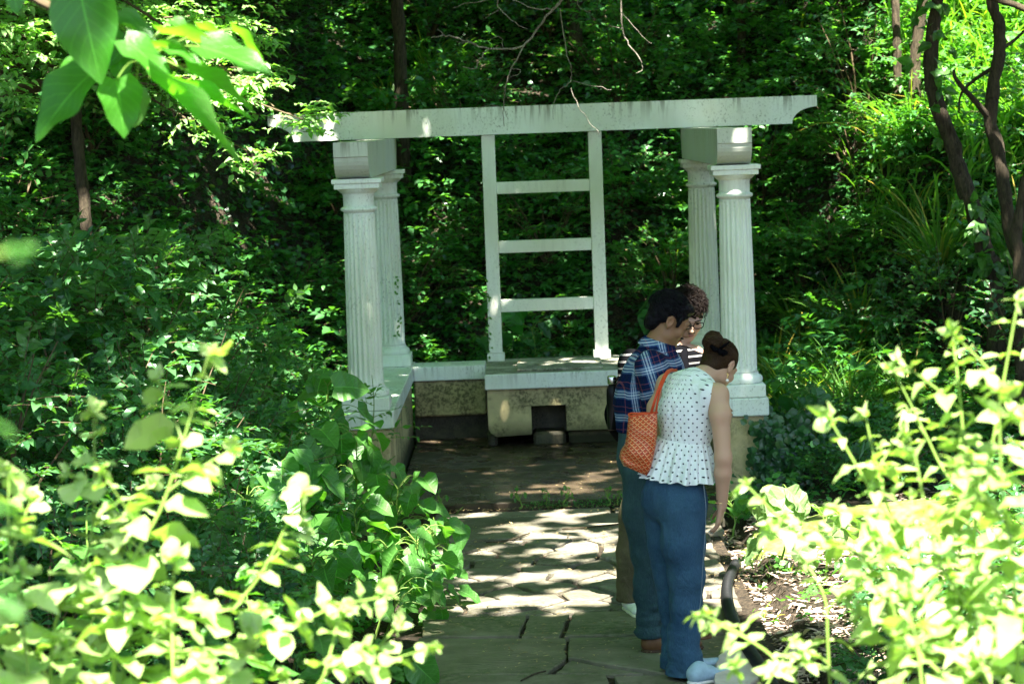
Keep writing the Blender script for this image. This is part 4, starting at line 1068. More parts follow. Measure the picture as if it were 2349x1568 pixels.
def build_shoots():
    uniq = {200: 'tallest sun-bleached weed shoot at lower left, its tip before the shrubs', 201: 'bright weed shoot at lower left leaning right, its tip nearest the heart-leaved saplings', 202: 'bright upright weed shoot second tallest at the lower left',
            203: 'bright weed shoot rising at the left edge below the blurred leaf tip', 204: 'bright weed shoot leaning right over the bottom left edge of the path',
            300: 'tallest sun-bleached weed shoot at the far right edge below the pale trunk', 301: 'tall bright weed shoot second from the right edge, rising before the shaded slope', 302: 'bright weed shoot leaning left towards the right pedestal', 304: 'bright weed shoot reaching left to the broad-leaved plant on the mulch',
            305: 'bright weed shoot crossing in front of the flared jeans hem'}
    GL = 'bright weed shoots at the lower left'; GR = 'bright weed shoots at the lower right'
    LL = 'sun-bleached leafy weed shoot close to the camera at the lower left'; LR = 'sun-bleached leafy weed shoot close to the camera at the lower right'
    left = [((270, 1430), (478, 815), 4.4, 9, .085), ((330, 1500), (690, 1135), 4.5, 6, .08), ((120, 1480), (215, 945), 4.7, 7, .075), ((60, 1500), (20, 1090), 4.3, 6, .09), ((520, 1568), (880, 1368), 4.4, 6, .075),
            ((400, 1640), (400, 1290), 4.2, 6, .085), ((760, 1660), (905, 1440), 4.5, 5, .07), ((690, 1680), (780, 1400), 4.3, 5, .075),
            ((450, 1700), (560, 1440), 4.0, 5, .08), ((150, 1560), (340, 1120), 5.0, 7, .08)]
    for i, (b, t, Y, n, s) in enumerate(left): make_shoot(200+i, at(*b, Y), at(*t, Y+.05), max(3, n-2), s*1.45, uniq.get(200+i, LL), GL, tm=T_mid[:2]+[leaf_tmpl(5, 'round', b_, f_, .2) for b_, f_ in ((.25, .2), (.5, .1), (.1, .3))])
    right = [((2230, 1300), (2335, 690), 4.6, 9, .08), ((2200, 1150), (2185, 765), 4.7, 7, .075), ((2180, 1300), (1905, 965), 4.6, 8, .08), ((2120, 1330), (1985, 955), 4.9, 6, .07), ((2020, 1350), (1712, 1112), 4.7, 7, .075),
             ((1850, 1640), (1605, 1410), 4.5, 6, .07), ((2250, 1500), (2100, 1050), 4.3, 8, .085),
             ((2330, 1400), (2290, 900), 4.2, 8, .09), ((2380, 1300), (2370, 800), 4.5, 7, .085), ((2200, 1640), (2020, 1230), 4.2, 7, .085), 
             ((2120, 1700), (2080, 1380), 4.0, 6, .085), ((2230, 1250), (2050, 850), 5.0, 6, .065), ((1900, 1500), (1850, 1290), 4.9, 5, .06),
             ((1750, 1720), (1690, 1530), 4.3, 4, .06), ]
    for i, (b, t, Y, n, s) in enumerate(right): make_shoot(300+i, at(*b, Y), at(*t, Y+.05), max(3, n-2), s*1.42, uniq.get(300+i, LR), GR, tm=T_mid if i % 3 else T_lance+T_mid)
    # softly lit green plants behind the bright shoots
    G3 = 'green weeds behind the bright shoots at lower left'
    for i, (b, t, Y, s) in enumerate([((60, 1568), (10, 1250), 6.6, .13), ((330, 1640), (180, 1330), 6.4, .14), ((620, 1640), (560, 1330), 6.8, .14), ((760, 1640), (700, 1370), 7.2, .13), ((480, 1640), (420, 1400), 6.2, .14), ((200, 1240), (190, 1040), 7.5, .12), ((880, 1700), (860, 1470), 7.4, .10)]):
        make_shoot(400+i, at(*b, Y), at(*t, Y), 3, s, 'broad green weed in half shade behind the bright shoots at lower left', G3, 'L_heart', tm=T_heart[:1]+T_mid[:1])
    o = make_shoot(450, at(-70, 615, 1.55), at(45, 575, 1.5), 0, .035, 'out of focus green leaf tip poking in at the left edge', None, 'L_heart', .0015)
build_shoots()

# ---------------------------------------------------------------- the branch of large leaves at the top left
def build_overhang():
    Z = .3251
    Y0 = 5.4
    lv = [((560, -90), (700, 590), 480, 0, 2.0), ((640, 520), (190, 950), 400, .15, .6), ((820, 565), (895, 968), 275, .05, .4), ((955, 620), (935, 905), 240, .2, .8), ((640, 400), (290, 540), 150, .35, .3), ((890, 320), (700, 520), 170, .3, .5),
          ((850, 400), (840, 570), 150, .3, .5), ((880, 285), (1250, 540), 230, .0, .5), ((1060, 550), (1770, 1108), 190, -.1, .3), ((1210, 590), (1830, 800), 130, -.05, .2), ((1335, 515), (1840, 738), 190, .05, .4), ((1135, 235), (1690, 290), 150, 0, .25),
          ((1420, 330), (1930, 480), 290, -.05, .5), ((1640, 205), (1900, 400), 170, .1, .5), ((790, 130), (1150, 300), 130, .15, .3), ((860, 100), (1130, 265), 110, .25, .3), ((1220, 140), (1370, 230), 110, .2, .3), ((1040, 335), (1500, 420), 120, .1, .3), ((750, 190), (890, 275), 110, .3, .4),
          ((1190, 350), (1440, 430), 120, 0, .3), ((100, -60), (120, 90), 120, .1, .6), ((1400, 200), (1640, 260), 130, .12, .3)]
    rng = np.random.default_rng(88)
    hub = at(1000*Z, 430*Z, Y0+.15); org = at(-260, -260, Y0+.5)
    t = thing('overhanging_branch', 'branch of large heart-shaped leaves hanging in at the top left corner', 'branch', org); st = MB()
    st.tube(smooth_path([org, at(200*Z, -40*Z, Y0+.3), at(620*Z, 150*Z, Y0+.2), hub, at(1350*Z, 470*Z, Y0+.1)], 6), np.linspace(.014, .004, 25), 7)
    st.build('branch_wood', M['stembrown'], t)
    for i, (a, b, wd, dy, tilt) in enumerate(lv):
        A = at(a[0]*Z, a[1]*Z, Y0+dy); B = at(b[0]*Z, b[1]*Z, Y0+dy-.02); L_ = np.linalg.norm(B-A)
        mb = MB(); tm = leaf_tmpl(12, 'heart', .10+.1*rng.uniform(), .10+.2*rng.uniform(), .12)
        wpx = wd*Z/(FPX/Y0); nn = np.array([rng.normal()*.15, .45 if i in (3, 8, 9, 10, 11, 13, 17, 21) else -tilt, 1.0])
        put_leaves(mb, tm, np.array([A]), np.array([B-A]), np.array([nn]), L_, wpx/(L_*.92)*(1.0 if tilt > 1 else 1.25))
        pt = hub if a[0] > 750 else at(620*Z, 150*Z, Y0+.2)
        st2 = MB(); st2.tube(smooth_path([pt, (pt+A)/2+[0, 0, .015], A], 4), .0022, 5, cap=False)
        lf = mb.build('leaf', M['L_catalpa'], t, True); st2.build('leaf_stalk', M['stemgreen'], lf)
build_overhang()

# ---------------------------------------------------------------- bare twigs hanging over the beam
def build_dead_branch():
    rng = np.random.default_rng(9); Y = 15.2
    s = 1300/2349/1.1784    # detail view to picture units
    def q(x, y, dy=0): return at(700/1.1784+x*s, y*s, Y+dy)
    org = q(1560, -500); t = thing('dead_branch', 'bare pale forked branch hanging from above over the middle of the beam', 'branch', org)
    lines = [([(1560, -500), (1510, -120), (1480, 0), (1400, 80), (1330, 185), (1270, 232), (1120, 240), (1040, 215), (960, 185), (900, 172), (840, 185)], .010, .0035), ([(1120, 240), (1075, 290), (1060, 335), (1000, 328)], .005, .002),
             ([(1300, 215), (1240, 320), (1210, 400), (1195, 520), (1195, 620)], .005, .002), ([(1195, 520), (1215, 580)], .002, .0015), ([(1480, 0), (1430, 40), (1340, 45), (1240, 0)], .006, .003), ([(1170, 0), (1165, 30), (1230, 95), (1310, 142)], .005, .002),
             ([(1200, -20), (1090, 10), (1020, 15), (950, 40)], .004, .002), ([(1170, 50), (1100, 95)], .003, .0015), ([(1470, 40), (1490, 200), (1520, 320), (1520, 400), (1480, 430), (1450, 480), (1435, 580)], .004, .0015),
             ([(1520, 400), (1620, 415), (1720, 440)], .003, .0015), ([(1525, 430), (1560, 520), (1620, 600), (1660, 655)], .003, .0015), ([(1765, -200), (1770, 120), (1810, 220), (1860, 290), (1870, 340), (1840, 355)], .006, .0018),
             ([(1770, 60), (1850, 150), (1915, 215)], .003, .0012), ([(1770, 140), (1700, 120)], .003, .0012), ([(1230, 330), (1280, 350), (1230, 380), (1190, 440)], .003, .0015), ([(900, 172), (870, 140)], .003, .0015), ([(1110, 235), (1030, 210), (960, 208)], .003, .0015), ([(1190, 230), (1180, 185), (1130, 190)], .0025, .0012),
             ([(1195, 525), (1120, 515), (1040, 540)], .0022, .001), ([(1560, -20), (1560, 30), (1625, 70)], .003, .001)]
    mb = MB()
    for L_, a, b in lines:
        P = smooth_path([q(x, y, rng.normal()*.03) for x, y in L_], 4); P[1:] += rng.normal(size=P[1:].shape)*.0035
        mb.tube(P, np.linspace(a, b, len(P)), 6)
    mb.build('branch_wood', M['twig'], t)
    # the rest of the branch, up into the crowns
    up = MB(); limb(up, org, org+[-.6, .3, 3.6], .012, .04, rng, 8, .02, 8); up.build('upper_limb', M['bark2'], t)
build_dead_branch()

# ---------------------------------------------------------------- hose, stone, moss
def build_bits():
    P = smooth_path([atz(1690, 1290, .01), atz(1671, 1330, .03), atz(1668, 1370, .03), atz(1682, 1425, .05), atz(1712, 1480, .06), atz(1745, 1530, .06), atz(1790, 1600, .06), atz(1840, 1680, .06)], 12)
    d = np.concatenate([[0], np.cumsum(np.linalg.norm(np.diff(P, axis=0), axis=1))]); s = np.arange(0, d[-1], .0035)
    Q = np.stack([np.interp(s, d, P[:, j]) for j in range(3)], -1)
    r = .027+.0035*np.sign(np.sin(s/.022*2*np.pi))*np.abs(np.sin(s/.022*2*np.pi))**.5
    r[:14] = .023; r[14:40] = .031
    hs = MB().tube(Q, r, 24).build('drain_hose', plain('black_plastic', (.008, .008, .009), .4, .4, bmp=.02), smooth=True)
    tag(hs, 'black corrugated drain hose lying on the wood chips', 'hose')
    rng = np.random.default_rng(2)
    poly = [atz(x, y)[:2] for x, y in ((1640, 1545), (1665, 1500), (1705, 1488), (1735, 1520), (1760, 1568), (1700, 1600), (1640, 1590))]
    mb = MB(); slab(mb, poly[::-1], .05, .09, rng, .002)
    tag(mb.build('stone_slab', plain('pale_stone', (.55, .47, .40), .85, nscale=12, bmp=.3)), 'pale flat stone beside the drain hose at the bottom', 'stone')
    # mossy mound
    n = 60; g = np.linspace(-1, 1, n); X, Y = np.meshgrid(g, g); cx, cy = 2.15, 14.35
    r2 = np.sqrt(X**2+Y**2); Z = .16*np.maximum(1-r2**2, -.3)+.05*(fbm(np.stack([X*4, Y*4], -1), 3, 2)-.5)*(r2 < .98)-.03
    xw, yw = cx+X*1.05, cy+Y*.75; v = np.stack([xw, yw, ground(xw, yw)+Z], -1).reshape(-1, 3)
    i = np.arange(n-1)[:, None]*n+np.arange(n-1)[None]; i = i[(r2[:-1, :-1] < 1.05)]; f = np.stack([i, i+1, i+n+1, i+n], -1)
    m, nn, b, out = newmat('moss'); Pn = N(nn, 'NewGeometry').outputs['Position']; a = noise(nn, 9, 7, .7, Pn)
    L(nn, mixc(nn, ramp(nn, a, [(.42, 0.0), (.60, 1.0)]), (.16, .27, .03), (.27, .27, .09)), b.inputs['Base Color']); b.inputs['Roughness'].default_value = .95; bump(nn, b, noise(nn, 60, 6, .8, Pn), .9, .02)
    tag(MB().add(v, f).build('moss_mound', m, smooth=True), 'low mound of yellow green moss in the sun', 'moss')
    # moss strip and tiny plants at the basin step
    mb = MB(); x = rng.uniform(-.7, 1.2, 1500); y = rng.uniform(15.80, 15.87, 1500); P = np.stack([x, y, rng.uniform(-.01, .035, 1500)], -1); k = fbm(np.stack([x*4, y], -1), 2, 1) > .42; P = P[k]
    put_mixed(mb, T_small, P, rvec(len(P), rng), rvec(len(P), rng, .8)-[0, .5, 0], .016, 1, rng)
    tag(mb.build('moss_strip', M['L_under']), 'strip of moss along the front edge of the basin floor', 'moss', kind='stuff')
    G = 'tiny seedlings along the basin step'; pr = None
    for i, xx in enumerate((1012, 1255, 1302, 1420, 1395, 1190)):
        p = atz(xx, 1160, .01)
        if pr is None:
            pr = make_heart(500, float(p[0]), 15.82, .09, 7, .045, 'tiny seedling growing from the joint at the basin step', 'seedling', 'L_heart', .05, tm=T_mid, name='step_seedling', group=G); pr.location.z = 0
        else:
            c = copy_tree(pr); c.location = (float(p[0]), 15.82, 0); c.rotation_euler.z = i*1.3; c.scale = [.7+.15*(i % 3)]*3
build_bits()
# ---------------------------------------------------------------- bodies: distance fields turned into one smooth skin
class SDF:
    def __init__(s, lo, hi, h):
        s.lo = np.array(lo, float); s.h = h; s.n = np.ceil((np.array(hi, float)-s.lo)/h).astype(int)+1
        s.D = np.full(tuple(s.n), .5, np.float32)
    def sub(s, lo, hi, pad):
        a = np.clip(np.floor((np.array(lo)-pad-s.lo)/s.h).astype(int), 0, s.n-1); b = np.clip(np.ceil((np.array(hi)+pad-s.lo)/s.h).astype(int)+1, 1, s.n)
        sl = tuple(slice(i, j) for i, j in zip(a, b))
        ax = [s.lo[i]+s.h*np.arange(a[i], b[i]) for i in range(3)]
        X = np.stack(np.meshgrid(*ax, indexing='ij'), -1)
        return sl, X
    def mix(s, sl, d, k, op):
        A = s.D[sl]
        if op == 'u':
            if k > 0: hh = np.clip(.5+.5*(A-d)/k, 0, 1); s.D[sl] = A*(1-hh)+d*hh-k*hh*(1-hh)
            else: s.D[sl] = np.minimum(A, d)
        elif op == 's':
            d = -d; 
            if k > 0: hh = np.clip(.5-.5*(A-d)/k, 0, 1); s.D[sl] = A*(1-hh)+d*hh+k*hh*(1-hh)
            else: s.D[sl] = np.maximum(A, d)
    def cap(s, a, b, r1, r2, k=.02, op='u', flat=None, ff=1.0):
        """tapered limb from a to b; flat: direction in which it is flattened by ff (<1)"""
        a, b = np.array(a, float), np.array(b, float); R_ = max(r1, r2)
        sl, X = s.sub(np.minimum(a, b), np.maximum(a, b), R_+k+.03); P = X-a; ba = b-a
        if flat is not None:
            f = np.array(flat, float); f /= np.linalg.norm(f); g = 1/ff-1
            P = P+g*(P@f)[..., None]*f; ba = ba+g*(ba@f)*f
        t = np.clip((P@ba)/max(ba@ba, 1e-9), 0, 1); d = np.linalg.norm(P-t[..., None]*ba, axis=-1)-(r1+(r2-r1)*t)
        s.mix(sl, d*(ff if flat is not None else 1)**.5, k, op); return s
    def chain(s, pts, rs, k=.02, **kw):
        for i in range(len(pts)-1): s.cap(pts[i], pts[i+1], rs[i], rs[i+1], k, **kw)
        return s
    def ell(s, c, r, B=None, k=.02, op='u'):
        c = np.array(c, float); r = np.array(r, float); R_ = r.max()
        sl, X = s.sub(c-0, c+0, R_+k+.03); P = X-c
        if B is not None: P = P@np.array(B).T      # rows of B: the axes
        k0 = np.linalg.norm(P/r, axis=-1); k1 = np.linalg.norm(P/(r*r), axis=-1); d = k0*(k0-1)/np.maximum(k1, 1e-6)
        s.mix(sl, d, k, op); return s
    def plane(s, p, n, k=.0):
        """cuts away what lies on the side n points to"""
        n = np.array(n, float); n /= np.linalg.norm(n); sl, X = s.sub(s.lo, s.lo+s.h*(s.n-1), 0); s.mix(sl, -((X-np.array(p))@n), k, 's'); return s
    def noise_(s, amp, sc, seed=0, mask=None):
        sl, X = s.sub(s.lo, s.lo+s.h*(s.n-1), 0); near = np.abs(s.D) < .05; w_ = fbm(X[near]*np.array(sc), 2, seed)-.5
        if mask is not None: w_ = w_*mask(X[near])
        s.D[near] += (amp*w_).astype(np.float32); return s
    def mesh(s):
        D = s.D.copy(); D[0] = D[-1] = .1; D[:, 0] = D[:, -1] = .1; D[:, :, 0] = D[:, :, -1] = .1
        ins = D < 0; n = np.array(D.shape)-1
        acc = np.zeros(tuple(n)+(3,), np.float32); cnt = np.zeros(tuple(n), np.int16); cross = []
        for ax in range(3):
            A = np.moveaxis(D, ax, 0); I = np.moveaxis(ins, ax, 0); c = I[:-1] != I[1:]; idx = np.argwhere(c)
            a = A[:-1][c]; b = A[1:][c]; t = a/(a-b); o = [ax]+[i for i in range(3) if i != ax]
            G = np.zeros((len(idx), 3), int); G[:, o[0]] = idx[:, 0]; G[:, o[1]] = idx[:, 1]; G[:, o[2]] = idx[:, 2]
            P = G.astype(np.float32); P[:, ax] += t; u, v = o[1], o[2]
            sgn = I[:-1][c]
            for du in (0, -1):
                for dv in (0, -1):
                    C = G.copy(); C[:, u] += du; C[:, v] += dv; ok = np.all((C >= 0) & (C < n), 1); C = C[ok]
                    np.add.at(acc, (C[:, 0], C[:, 1], C[:, 2]), P[ok]); np.add.at(cnt, (C[:, 0], C[:, 1], C[:, 2]), 1)
            cross.append((G, u, v, sgn, ax))
        act = cnt > 0; idm = np.full(tuple(n), -1, np.int64); idm[act] = np.arange(act.sum())
        V = acc[act]/cnt[act][:, None]*s.h+s.lo; F_ = []
        for G, u, v, sgn, ax in cross:
            ok = (G[:, u] > 0) & (G[:, v] > 0) & np.all(G < n, 1); G = G[ok]; sg = sgn[ok]
            def at_(du, dv): C = G.copy(); C[:, u] += du; C[:, v] += dv; return idm[C[:, 0], C[:, 1], C[:, 2]]
            q = np.stack([at_(-1, -1), at_(0, -1), at_(0, 0), at_(-1, 0)], -1)
            flip = sg if ax != 1 else ~sg
            q[~flip] = q[~flip][:, ::-1]; F_.append(q)
        F_ = np.concatenate(F_); F_ = F_[np.all(F_ >= 0, 1)]
        # relax once to lose the stair steps
        for _ in range(2):
            S = np.zeros_like(V); Cn = np.zeros(len(V))
            for i in range(4):
                a, b = F_[:, i], F_[:, (i+1) % 4]; np.add.at(S, a, V[b]); np.add.at(Cn, a, 1); np.add.at(S, b, V[a]); np.add.at(Cn, b, 1)
            V = V*.5+.5*S/np.maximum(Cn, 1)[:, None]
        return V, F_
    def build(s, name, mat, parent, uv=None):
        V, F_ = s.mesh(); mb = MB(); mb.add(V, F_, None if uv is None else uv(V)); return mb.build(name, mat, parent, True)

def basis(fwd, up):
    f = nrm(np.array(fwd, float)); u = np.array(up, float); u = nrm(u-f*(u@f)); r = np.cross(f, u); return np.array([r, f, u])   # rows: right, forward, up
def head(sd, c, B, sc=1.0, ears=True):
    g = lambda x, y, z: c+sc*(B[0]*x+B[1]*y+B[2]*z)
    e = lambda p, r, k=.012, op='u': sd.ell(g(*p), np.array(r)*sc, B, k, op)
    e((0, -.012, .035), (.074, .094, .082)); e((0, .030, -.030), (.060, .062, .080), .02)
    e((0, .052, -.078), (.040, .036, .034), .02); e((0, .072, -.098), (.022, .020, .018), .015)
    for s_ in (-1, 1):
        e((s_*.040, .062, -.030), (.022, .022, .022), .015); e((s_*.052, .018, -.065), (.018, .035, .022), .015)
        e((s_*.030, .092, .006), (.014, .010, .010), .008, 's')
        e((s_*.030, .080, .004), (.013, .012, .011), .004)
    e((0, .084, .024), (.050, .014, .013), .012)
    sd.cap(g(0, .088, .012), g(0, .110, -.026), .008*sc, .0115*sc, .008); e((0, .100, -.030), (.017, .013, .010), .006)
    e((0, .090, -.056), (.022, .010, .006), .005); e((0, .089, -.067), (.020, .010, .006), .004)
    if ears:
        for s_ in (-1, 1):
            e((s_*.078, -.004, .002), (.010, .019, .032), .006); e((s_*.084, -.002, .004), (.006, .011, .020), .003, 's'); e((s_*.078, .000, -.024), (.007, .010, .012), .005)
    return g
def hand(sd, w_, fwd, pn, side, sc=1.0, curl=(.35, .45, .55, .65), thumb=(.7, .5), spread=.05):
    """w_ wrist, fwd direction of the palm, pn normal of the palm (the way fingers curl), side: towards the thumb"""
    f = nrm(np.array(fwd, float)); p = np.array(pn, float); p = nrm(p-f*(p@f)); s_ = np.cross(f, p)
    if s_@np.array(side) < 0: s_ = -s_
    w_ = np.array(w_); 
    for u in (-.026, -.009, .009, .026): sd.cap(w_+s_*u*.55*sc+f*.01*sc, w_+s_*u*sc+f*.080*sc, .014*sc, .0125*sc, .010)
    tips = []
    for i, (u, ln) in enumerate(((.028, .070), (.010, .079), (-.009, .073), (-.027, .058))):
        a = w_+s_*u*sc+f*.082*sc; d = nrm(f+s_*spread*(1.5-i)); c = curl[i]; q = a
        for j, (fr, cc) in enumerate(((.45, .6), (.30, 1.3), (.25, 1.9))):
            an = c*cc; dd = d*math.cos(an)+p*math.sin(an); q2 = q+dd*ln*fr*sc; sd.cap(q, q2, (.0088-.0008*j)*sc, (.0080-.0008*j)*sc, .003); q = q2
        tips.append((q, dd))
    a = w_+s_*.022*sc+f*.022*sc; d = nrm(f*.75+s_*thumb[0]+p*thumb[1]); b = a+d*.045*sc; d2 = nrm(f*.95+s_*.2+p*thumb[1]); c = b+d2*.032*sc; e = c+nrm(f+p*.3)*.024*sc
    sd.cap(a, b, .015*sc, .011*sc, .012); sd.cap(b, c, .0105*sc, .009*sc, .003); sd.cap(c, e, .009*sc, .007*sc, .003); tips.append((e, nrm(f+p*.3)))
    return tips

def skinmat(name, c, red):
    m, n, b, out = newmat(name); P = coord(n); a = noise(n, 7, 4, .6, P); s = noise(n, 90, 3, .7, P)
    col = mixc(n, ramp(n, a, [(.35, 0.0), (.7, .6)]), c, red); L(n, col, b.inputs['Base Color'])
    b.inputs['Roughness'].default_value = .48; b.inputs['Subsurface Weight'].default_value = .15; b.inputs['Subsurface Radius'].default_value = (.012, .005, .003); b.inputs['Subsurface Scale'].default_value = 1
    bump(n, b, s, .08, .002); return m
def hairmat(name, c1, c2, sc=(160, 160, 14), rough=.38):
    m, n, b, out = newmat(name); P = coord(n, 'Object', sc); a = noise(n, 1, 3, .6, P, .6)
    L(n, mixc(n, ramp(n, a, [(.35, 0.0), (.65, 1.0)]), c1, c2), b.inputs['Base Color']); b.inputs['Roughness'].default_value = rough; b.inputs['Specular IOR Level'].default_value = .07
    bump(n, b, a, .7, .004); return m
M['skin_w'] = skinmat('skin_fair', (.48, .31, .19), (.52, .28, .19)); M['skin_m'] = skinmat('skin_tan', (.25, .135, .065), (.29, .14, .075)); M['skin_c'] = skinmat('skin_olive', (.46, .29, .20), (.52, .27, .20))
M['hair_b'] = hairmat('hair_black', (.003, .003, .004), (.009, .009, .011), (120, 120, 40), .45); M['hair_br'] = hairmat('hair_brown', (.014, .008, .004), (.055, .032, .014), (260, 260, 260))
M['hair_curl'] = hairmat('hair_dark_curls', (.003, .002, .002), (.012, .008, .006), (60, 60, 60), .4)
M['lip'] = plain('lip', (.36, .12, .10), .45); M['lipm'] = plain('lip_dark', (.26, .11, .08), .5)
M['eye'] = plain('eye_white', (.6, .57, .5), .25); M['iris'] = plain('eye_dark', (.02, .012, .008), .2)

def dotmat():
    m, n, b, out = newmat('dotted_cotton'); u = coord(n, 'UV')
    def dots(off):
        mp = N(n, 'Mapping'); L(n, u, mp.inputs[0]); mp.inputs['Location'].default_value = off
        fr = N(n, 'VectorMath', operation='FRACTION'); L(n, mp.outputs[0], fr.inputs[0]); sb = N(n, 'VectorMath', operation='SUBTRACT'); L(n, fr.outputs[0], sb.inputs[0]); sb.inputs[1].default_value = (.5, .5, 0)
        sep = N(n, 'SeparateXYZ'); L(n, sb.outputs[0], sep.inputs[0])
        d = mth(n, 'SQRT', mth(n, 'ADD', mth(n, 'POWER', sep.outputs[0], 2), mth(n, 'POWER', sep.outputs[1], 2))); return mth(n, 'LESS_THAN', d, .102)
    k = mth(n, 'MAXIMUM', dots((0, 0, 0)), dots((.5, .5, 0)))
    L(n, mixc(n, k, (.72, .76, .72), (.012, .014, .025)), b.inputs['Base Color']); b.inputs['Roughness'].default_value = .8
    P = coord(n); bump(n, b, noise(n, 1, 4, .6, coord(n, 'Object', (18, 18, 5)), 1.2), .55, .02); return m
M['dots'] = dotmat()
def denim(name, c1, c2, sc=1.0):
    m, n, b, out = newmat(name); P = coord(n); a = noise(n, 5, 4, .6, P); w_ = noise(n, 1, 2, .5, coord(n, 'Object', (300, 300, 60)))
    f = mth(n, 'ADD', mth(n, 'MULTIPLY', a, .75), mth(n, 'MULTIPLY', w_, .35)); L(n, mixc(n, ramp(n, f, [(.35, 0.0), (.72, 1.0)]), c1, c2), b.inputs['Base Color']); b.inputs['Roughness'].default_value = .85
    wr = noise(n, 1, 4, .6, coord(n, 'Object', (14, 14, 8)), .7); bump(n, b, mth(n, 'ADD', wr, mth(n, 'MULTIPLY', w_, .15)), .6, .03); return m
M['denim'] = denim('blue_denim', (.010, .042, .080), (.045, .110, .165)); M['denim2'] = denim('faded_denim', (.008, .028, .036), (.045, .095, .10)); M['khaki'] = denim('khaki_cotton', (.055, .046, .022), (.125, .10, .05))
M['seam'] = plain('seam_thread', (.24, .30, .32), .8)
M['shoe_w'] = plain('white_leather', (.72, .72, .66), .5, bmp=.05); M['sole'] = plain('sole_rubber', (.70, .66, .48), .7); M['boot'] = plain('brown_leather', (.14, .07, .03), .45, bmp=.1); M['black'] = plain('black_fabric', (.003, .003, .004), .9, .03, bmp=.1)
M['blueshoe'] = plain('pale_blue_shoe', (.30, .42, .48), .6); M['gold'] = plain('gold', (.8, .55, .18), .25, metal=1); M['pearl'] = plain('pearl', (.85, .83, .78), .2); M['steel'] = plain('steel', (.6, .6, .58), .25, metal=1)

def plaid():
    m, n, b, out = newmat('blue_plaid'); u = coord(n, 'UV'); sp = N(n, 'SeparateXYZ'); L(n, u, sp.inputs[0])
    def band(x, per, lo, hi, off=0.0):
        f = mth(n, 'FRACT', mth(n, 'ADD', mth(n, 'DIVIDE', x, per), off)); return mth(n, 'MULTIPLY', mth(n, 'GREATER_THAN', f, lo), mth(n, 'LESS_THAN', f, hi))
    col = (.005, .012, .050)
    X, Y = sp.outputs[0], sp.outputs[1]; per = .112
    cur = mixc(n, mth(n, 'MULTIPLY', band(X, per, .0, .38), .55), col, (.05, .11, .25)); cur = mixc(n, mth(n, 'MULTIPLY', band(Y, per, .0, .38), .55), cur, (.06, .13, .28))
    for s_ in (X, Y):
        for lo, hi, c, a in ((.06, .10, (.62, .72, .80), .85), (.16, .22, (.70, .78, .85), .85), (.28, .32, (.62, .72, .80), .8), (.66, .69, (.30, .09, .09), .8), (.445, .47, (.30, .09, .09), .6), (.52, .55, (.005, .01, .04), .6), (.78, .82, (.005, .01, .04), .6)):
            cur = mixc(n, mth(n, 'MULTIPLY', band(s_, per, lo, hi), a*.5), cur, c)
    L(n, cur, b.inputs['Base Color']); b.inputs['Roughness'].default_value = .9; b.inputs['Specular IOR Level'].default_value = .06
    bump(n, b, noise(n, 1, 4, .6, coord(n, 'Object', (13, 13, 8)), .9), .6, .03); return m
M['plaid'] = plaid()
def stripes():
    m, n, b, out = newmat('striped_knit'); u = coord(n, 'UV'); sp = N(n, 'SeparateXYZ'); L(n, u, sp.inputs[0])
    f = mth(n, 'FRACT', mth(n, 'DIVIDE', sp.outputs[1], .034)); k = mth(n, 'MAXIMUM', mth(n, 'LESS_THAN', f, .09), mth(n, 'MULTIPLY', mth(n, 'GREATER_THAN', f, .18), mth(n, 'LESS_THAN', f, .23)))
    L(n, mixc(n, k, (.004, .004, .005), (.40, .39, .37)), b.inputs['Base Color']); b.inputs['Roughness'].default_value = .9; b.inputs['Specular IOR Level'].default_value = .05; bump(n, b, noise(n, 14, 4, .6, coord(n)), .4, .02); return m
M['stripes'] = stripes()

def shoe(sd_name, heel, toe, wd, hgt, mat, sole, parent, ank=.05):
    heel, toe = np.array(heel, float), np.array(toe, float); f = nrm(toe-heel); f[2] = 0; f = nrm(f); L_ = np.linalg.norm(toe-heel)
    lo = np.minimum(heel, toe)-.07; hi = np.maximum(heel, toe)+.07; lo[2] = min(heel[2], toe[2])-.02; hi[2] = lo[2]+hgt+.12
    sd = SDF(lo, hi, .005); z = heel[2]
    p = lambda u, zz: np.array([heel[0]+f[0]*L_*u, heel[1]+f[1]*L_*u, z+zz])
    sd.cap(p(.12, .045), p(.42, .040), wd*.46, wd*.48, .02, flat=(0, 0, 1), ff=.95); sd.cap(p(.42, .040), p(.86, .030), wd*.46, wd*.44, .02, flat=(0, 0, 1), ff=.62); sd.cap(p(.14, .05), p(.20, hgt), wd*.42, ank, .03)
    sd.plane(p(0, .012), (0, 0, -1)); o = sd.build('shoe', mat, parent)
    s2 = SDF(lo, hi, .005); s2.cap(p(.12, .010), p(.5, .010), wd*.49, wd*.47, .01, flat=(0, 0, 1), ff=.45); s2.cap(p(.5, .010), p(.88, .010), wd*.47, wd*.47, .01, flat=(0, 0, 1), ff=.45); s2.plane(p(0, .002), (0, 0, -1)); s2.plane(p(0, .024), (0, 0, 1))
    s2.build('sole', sole, o); return o

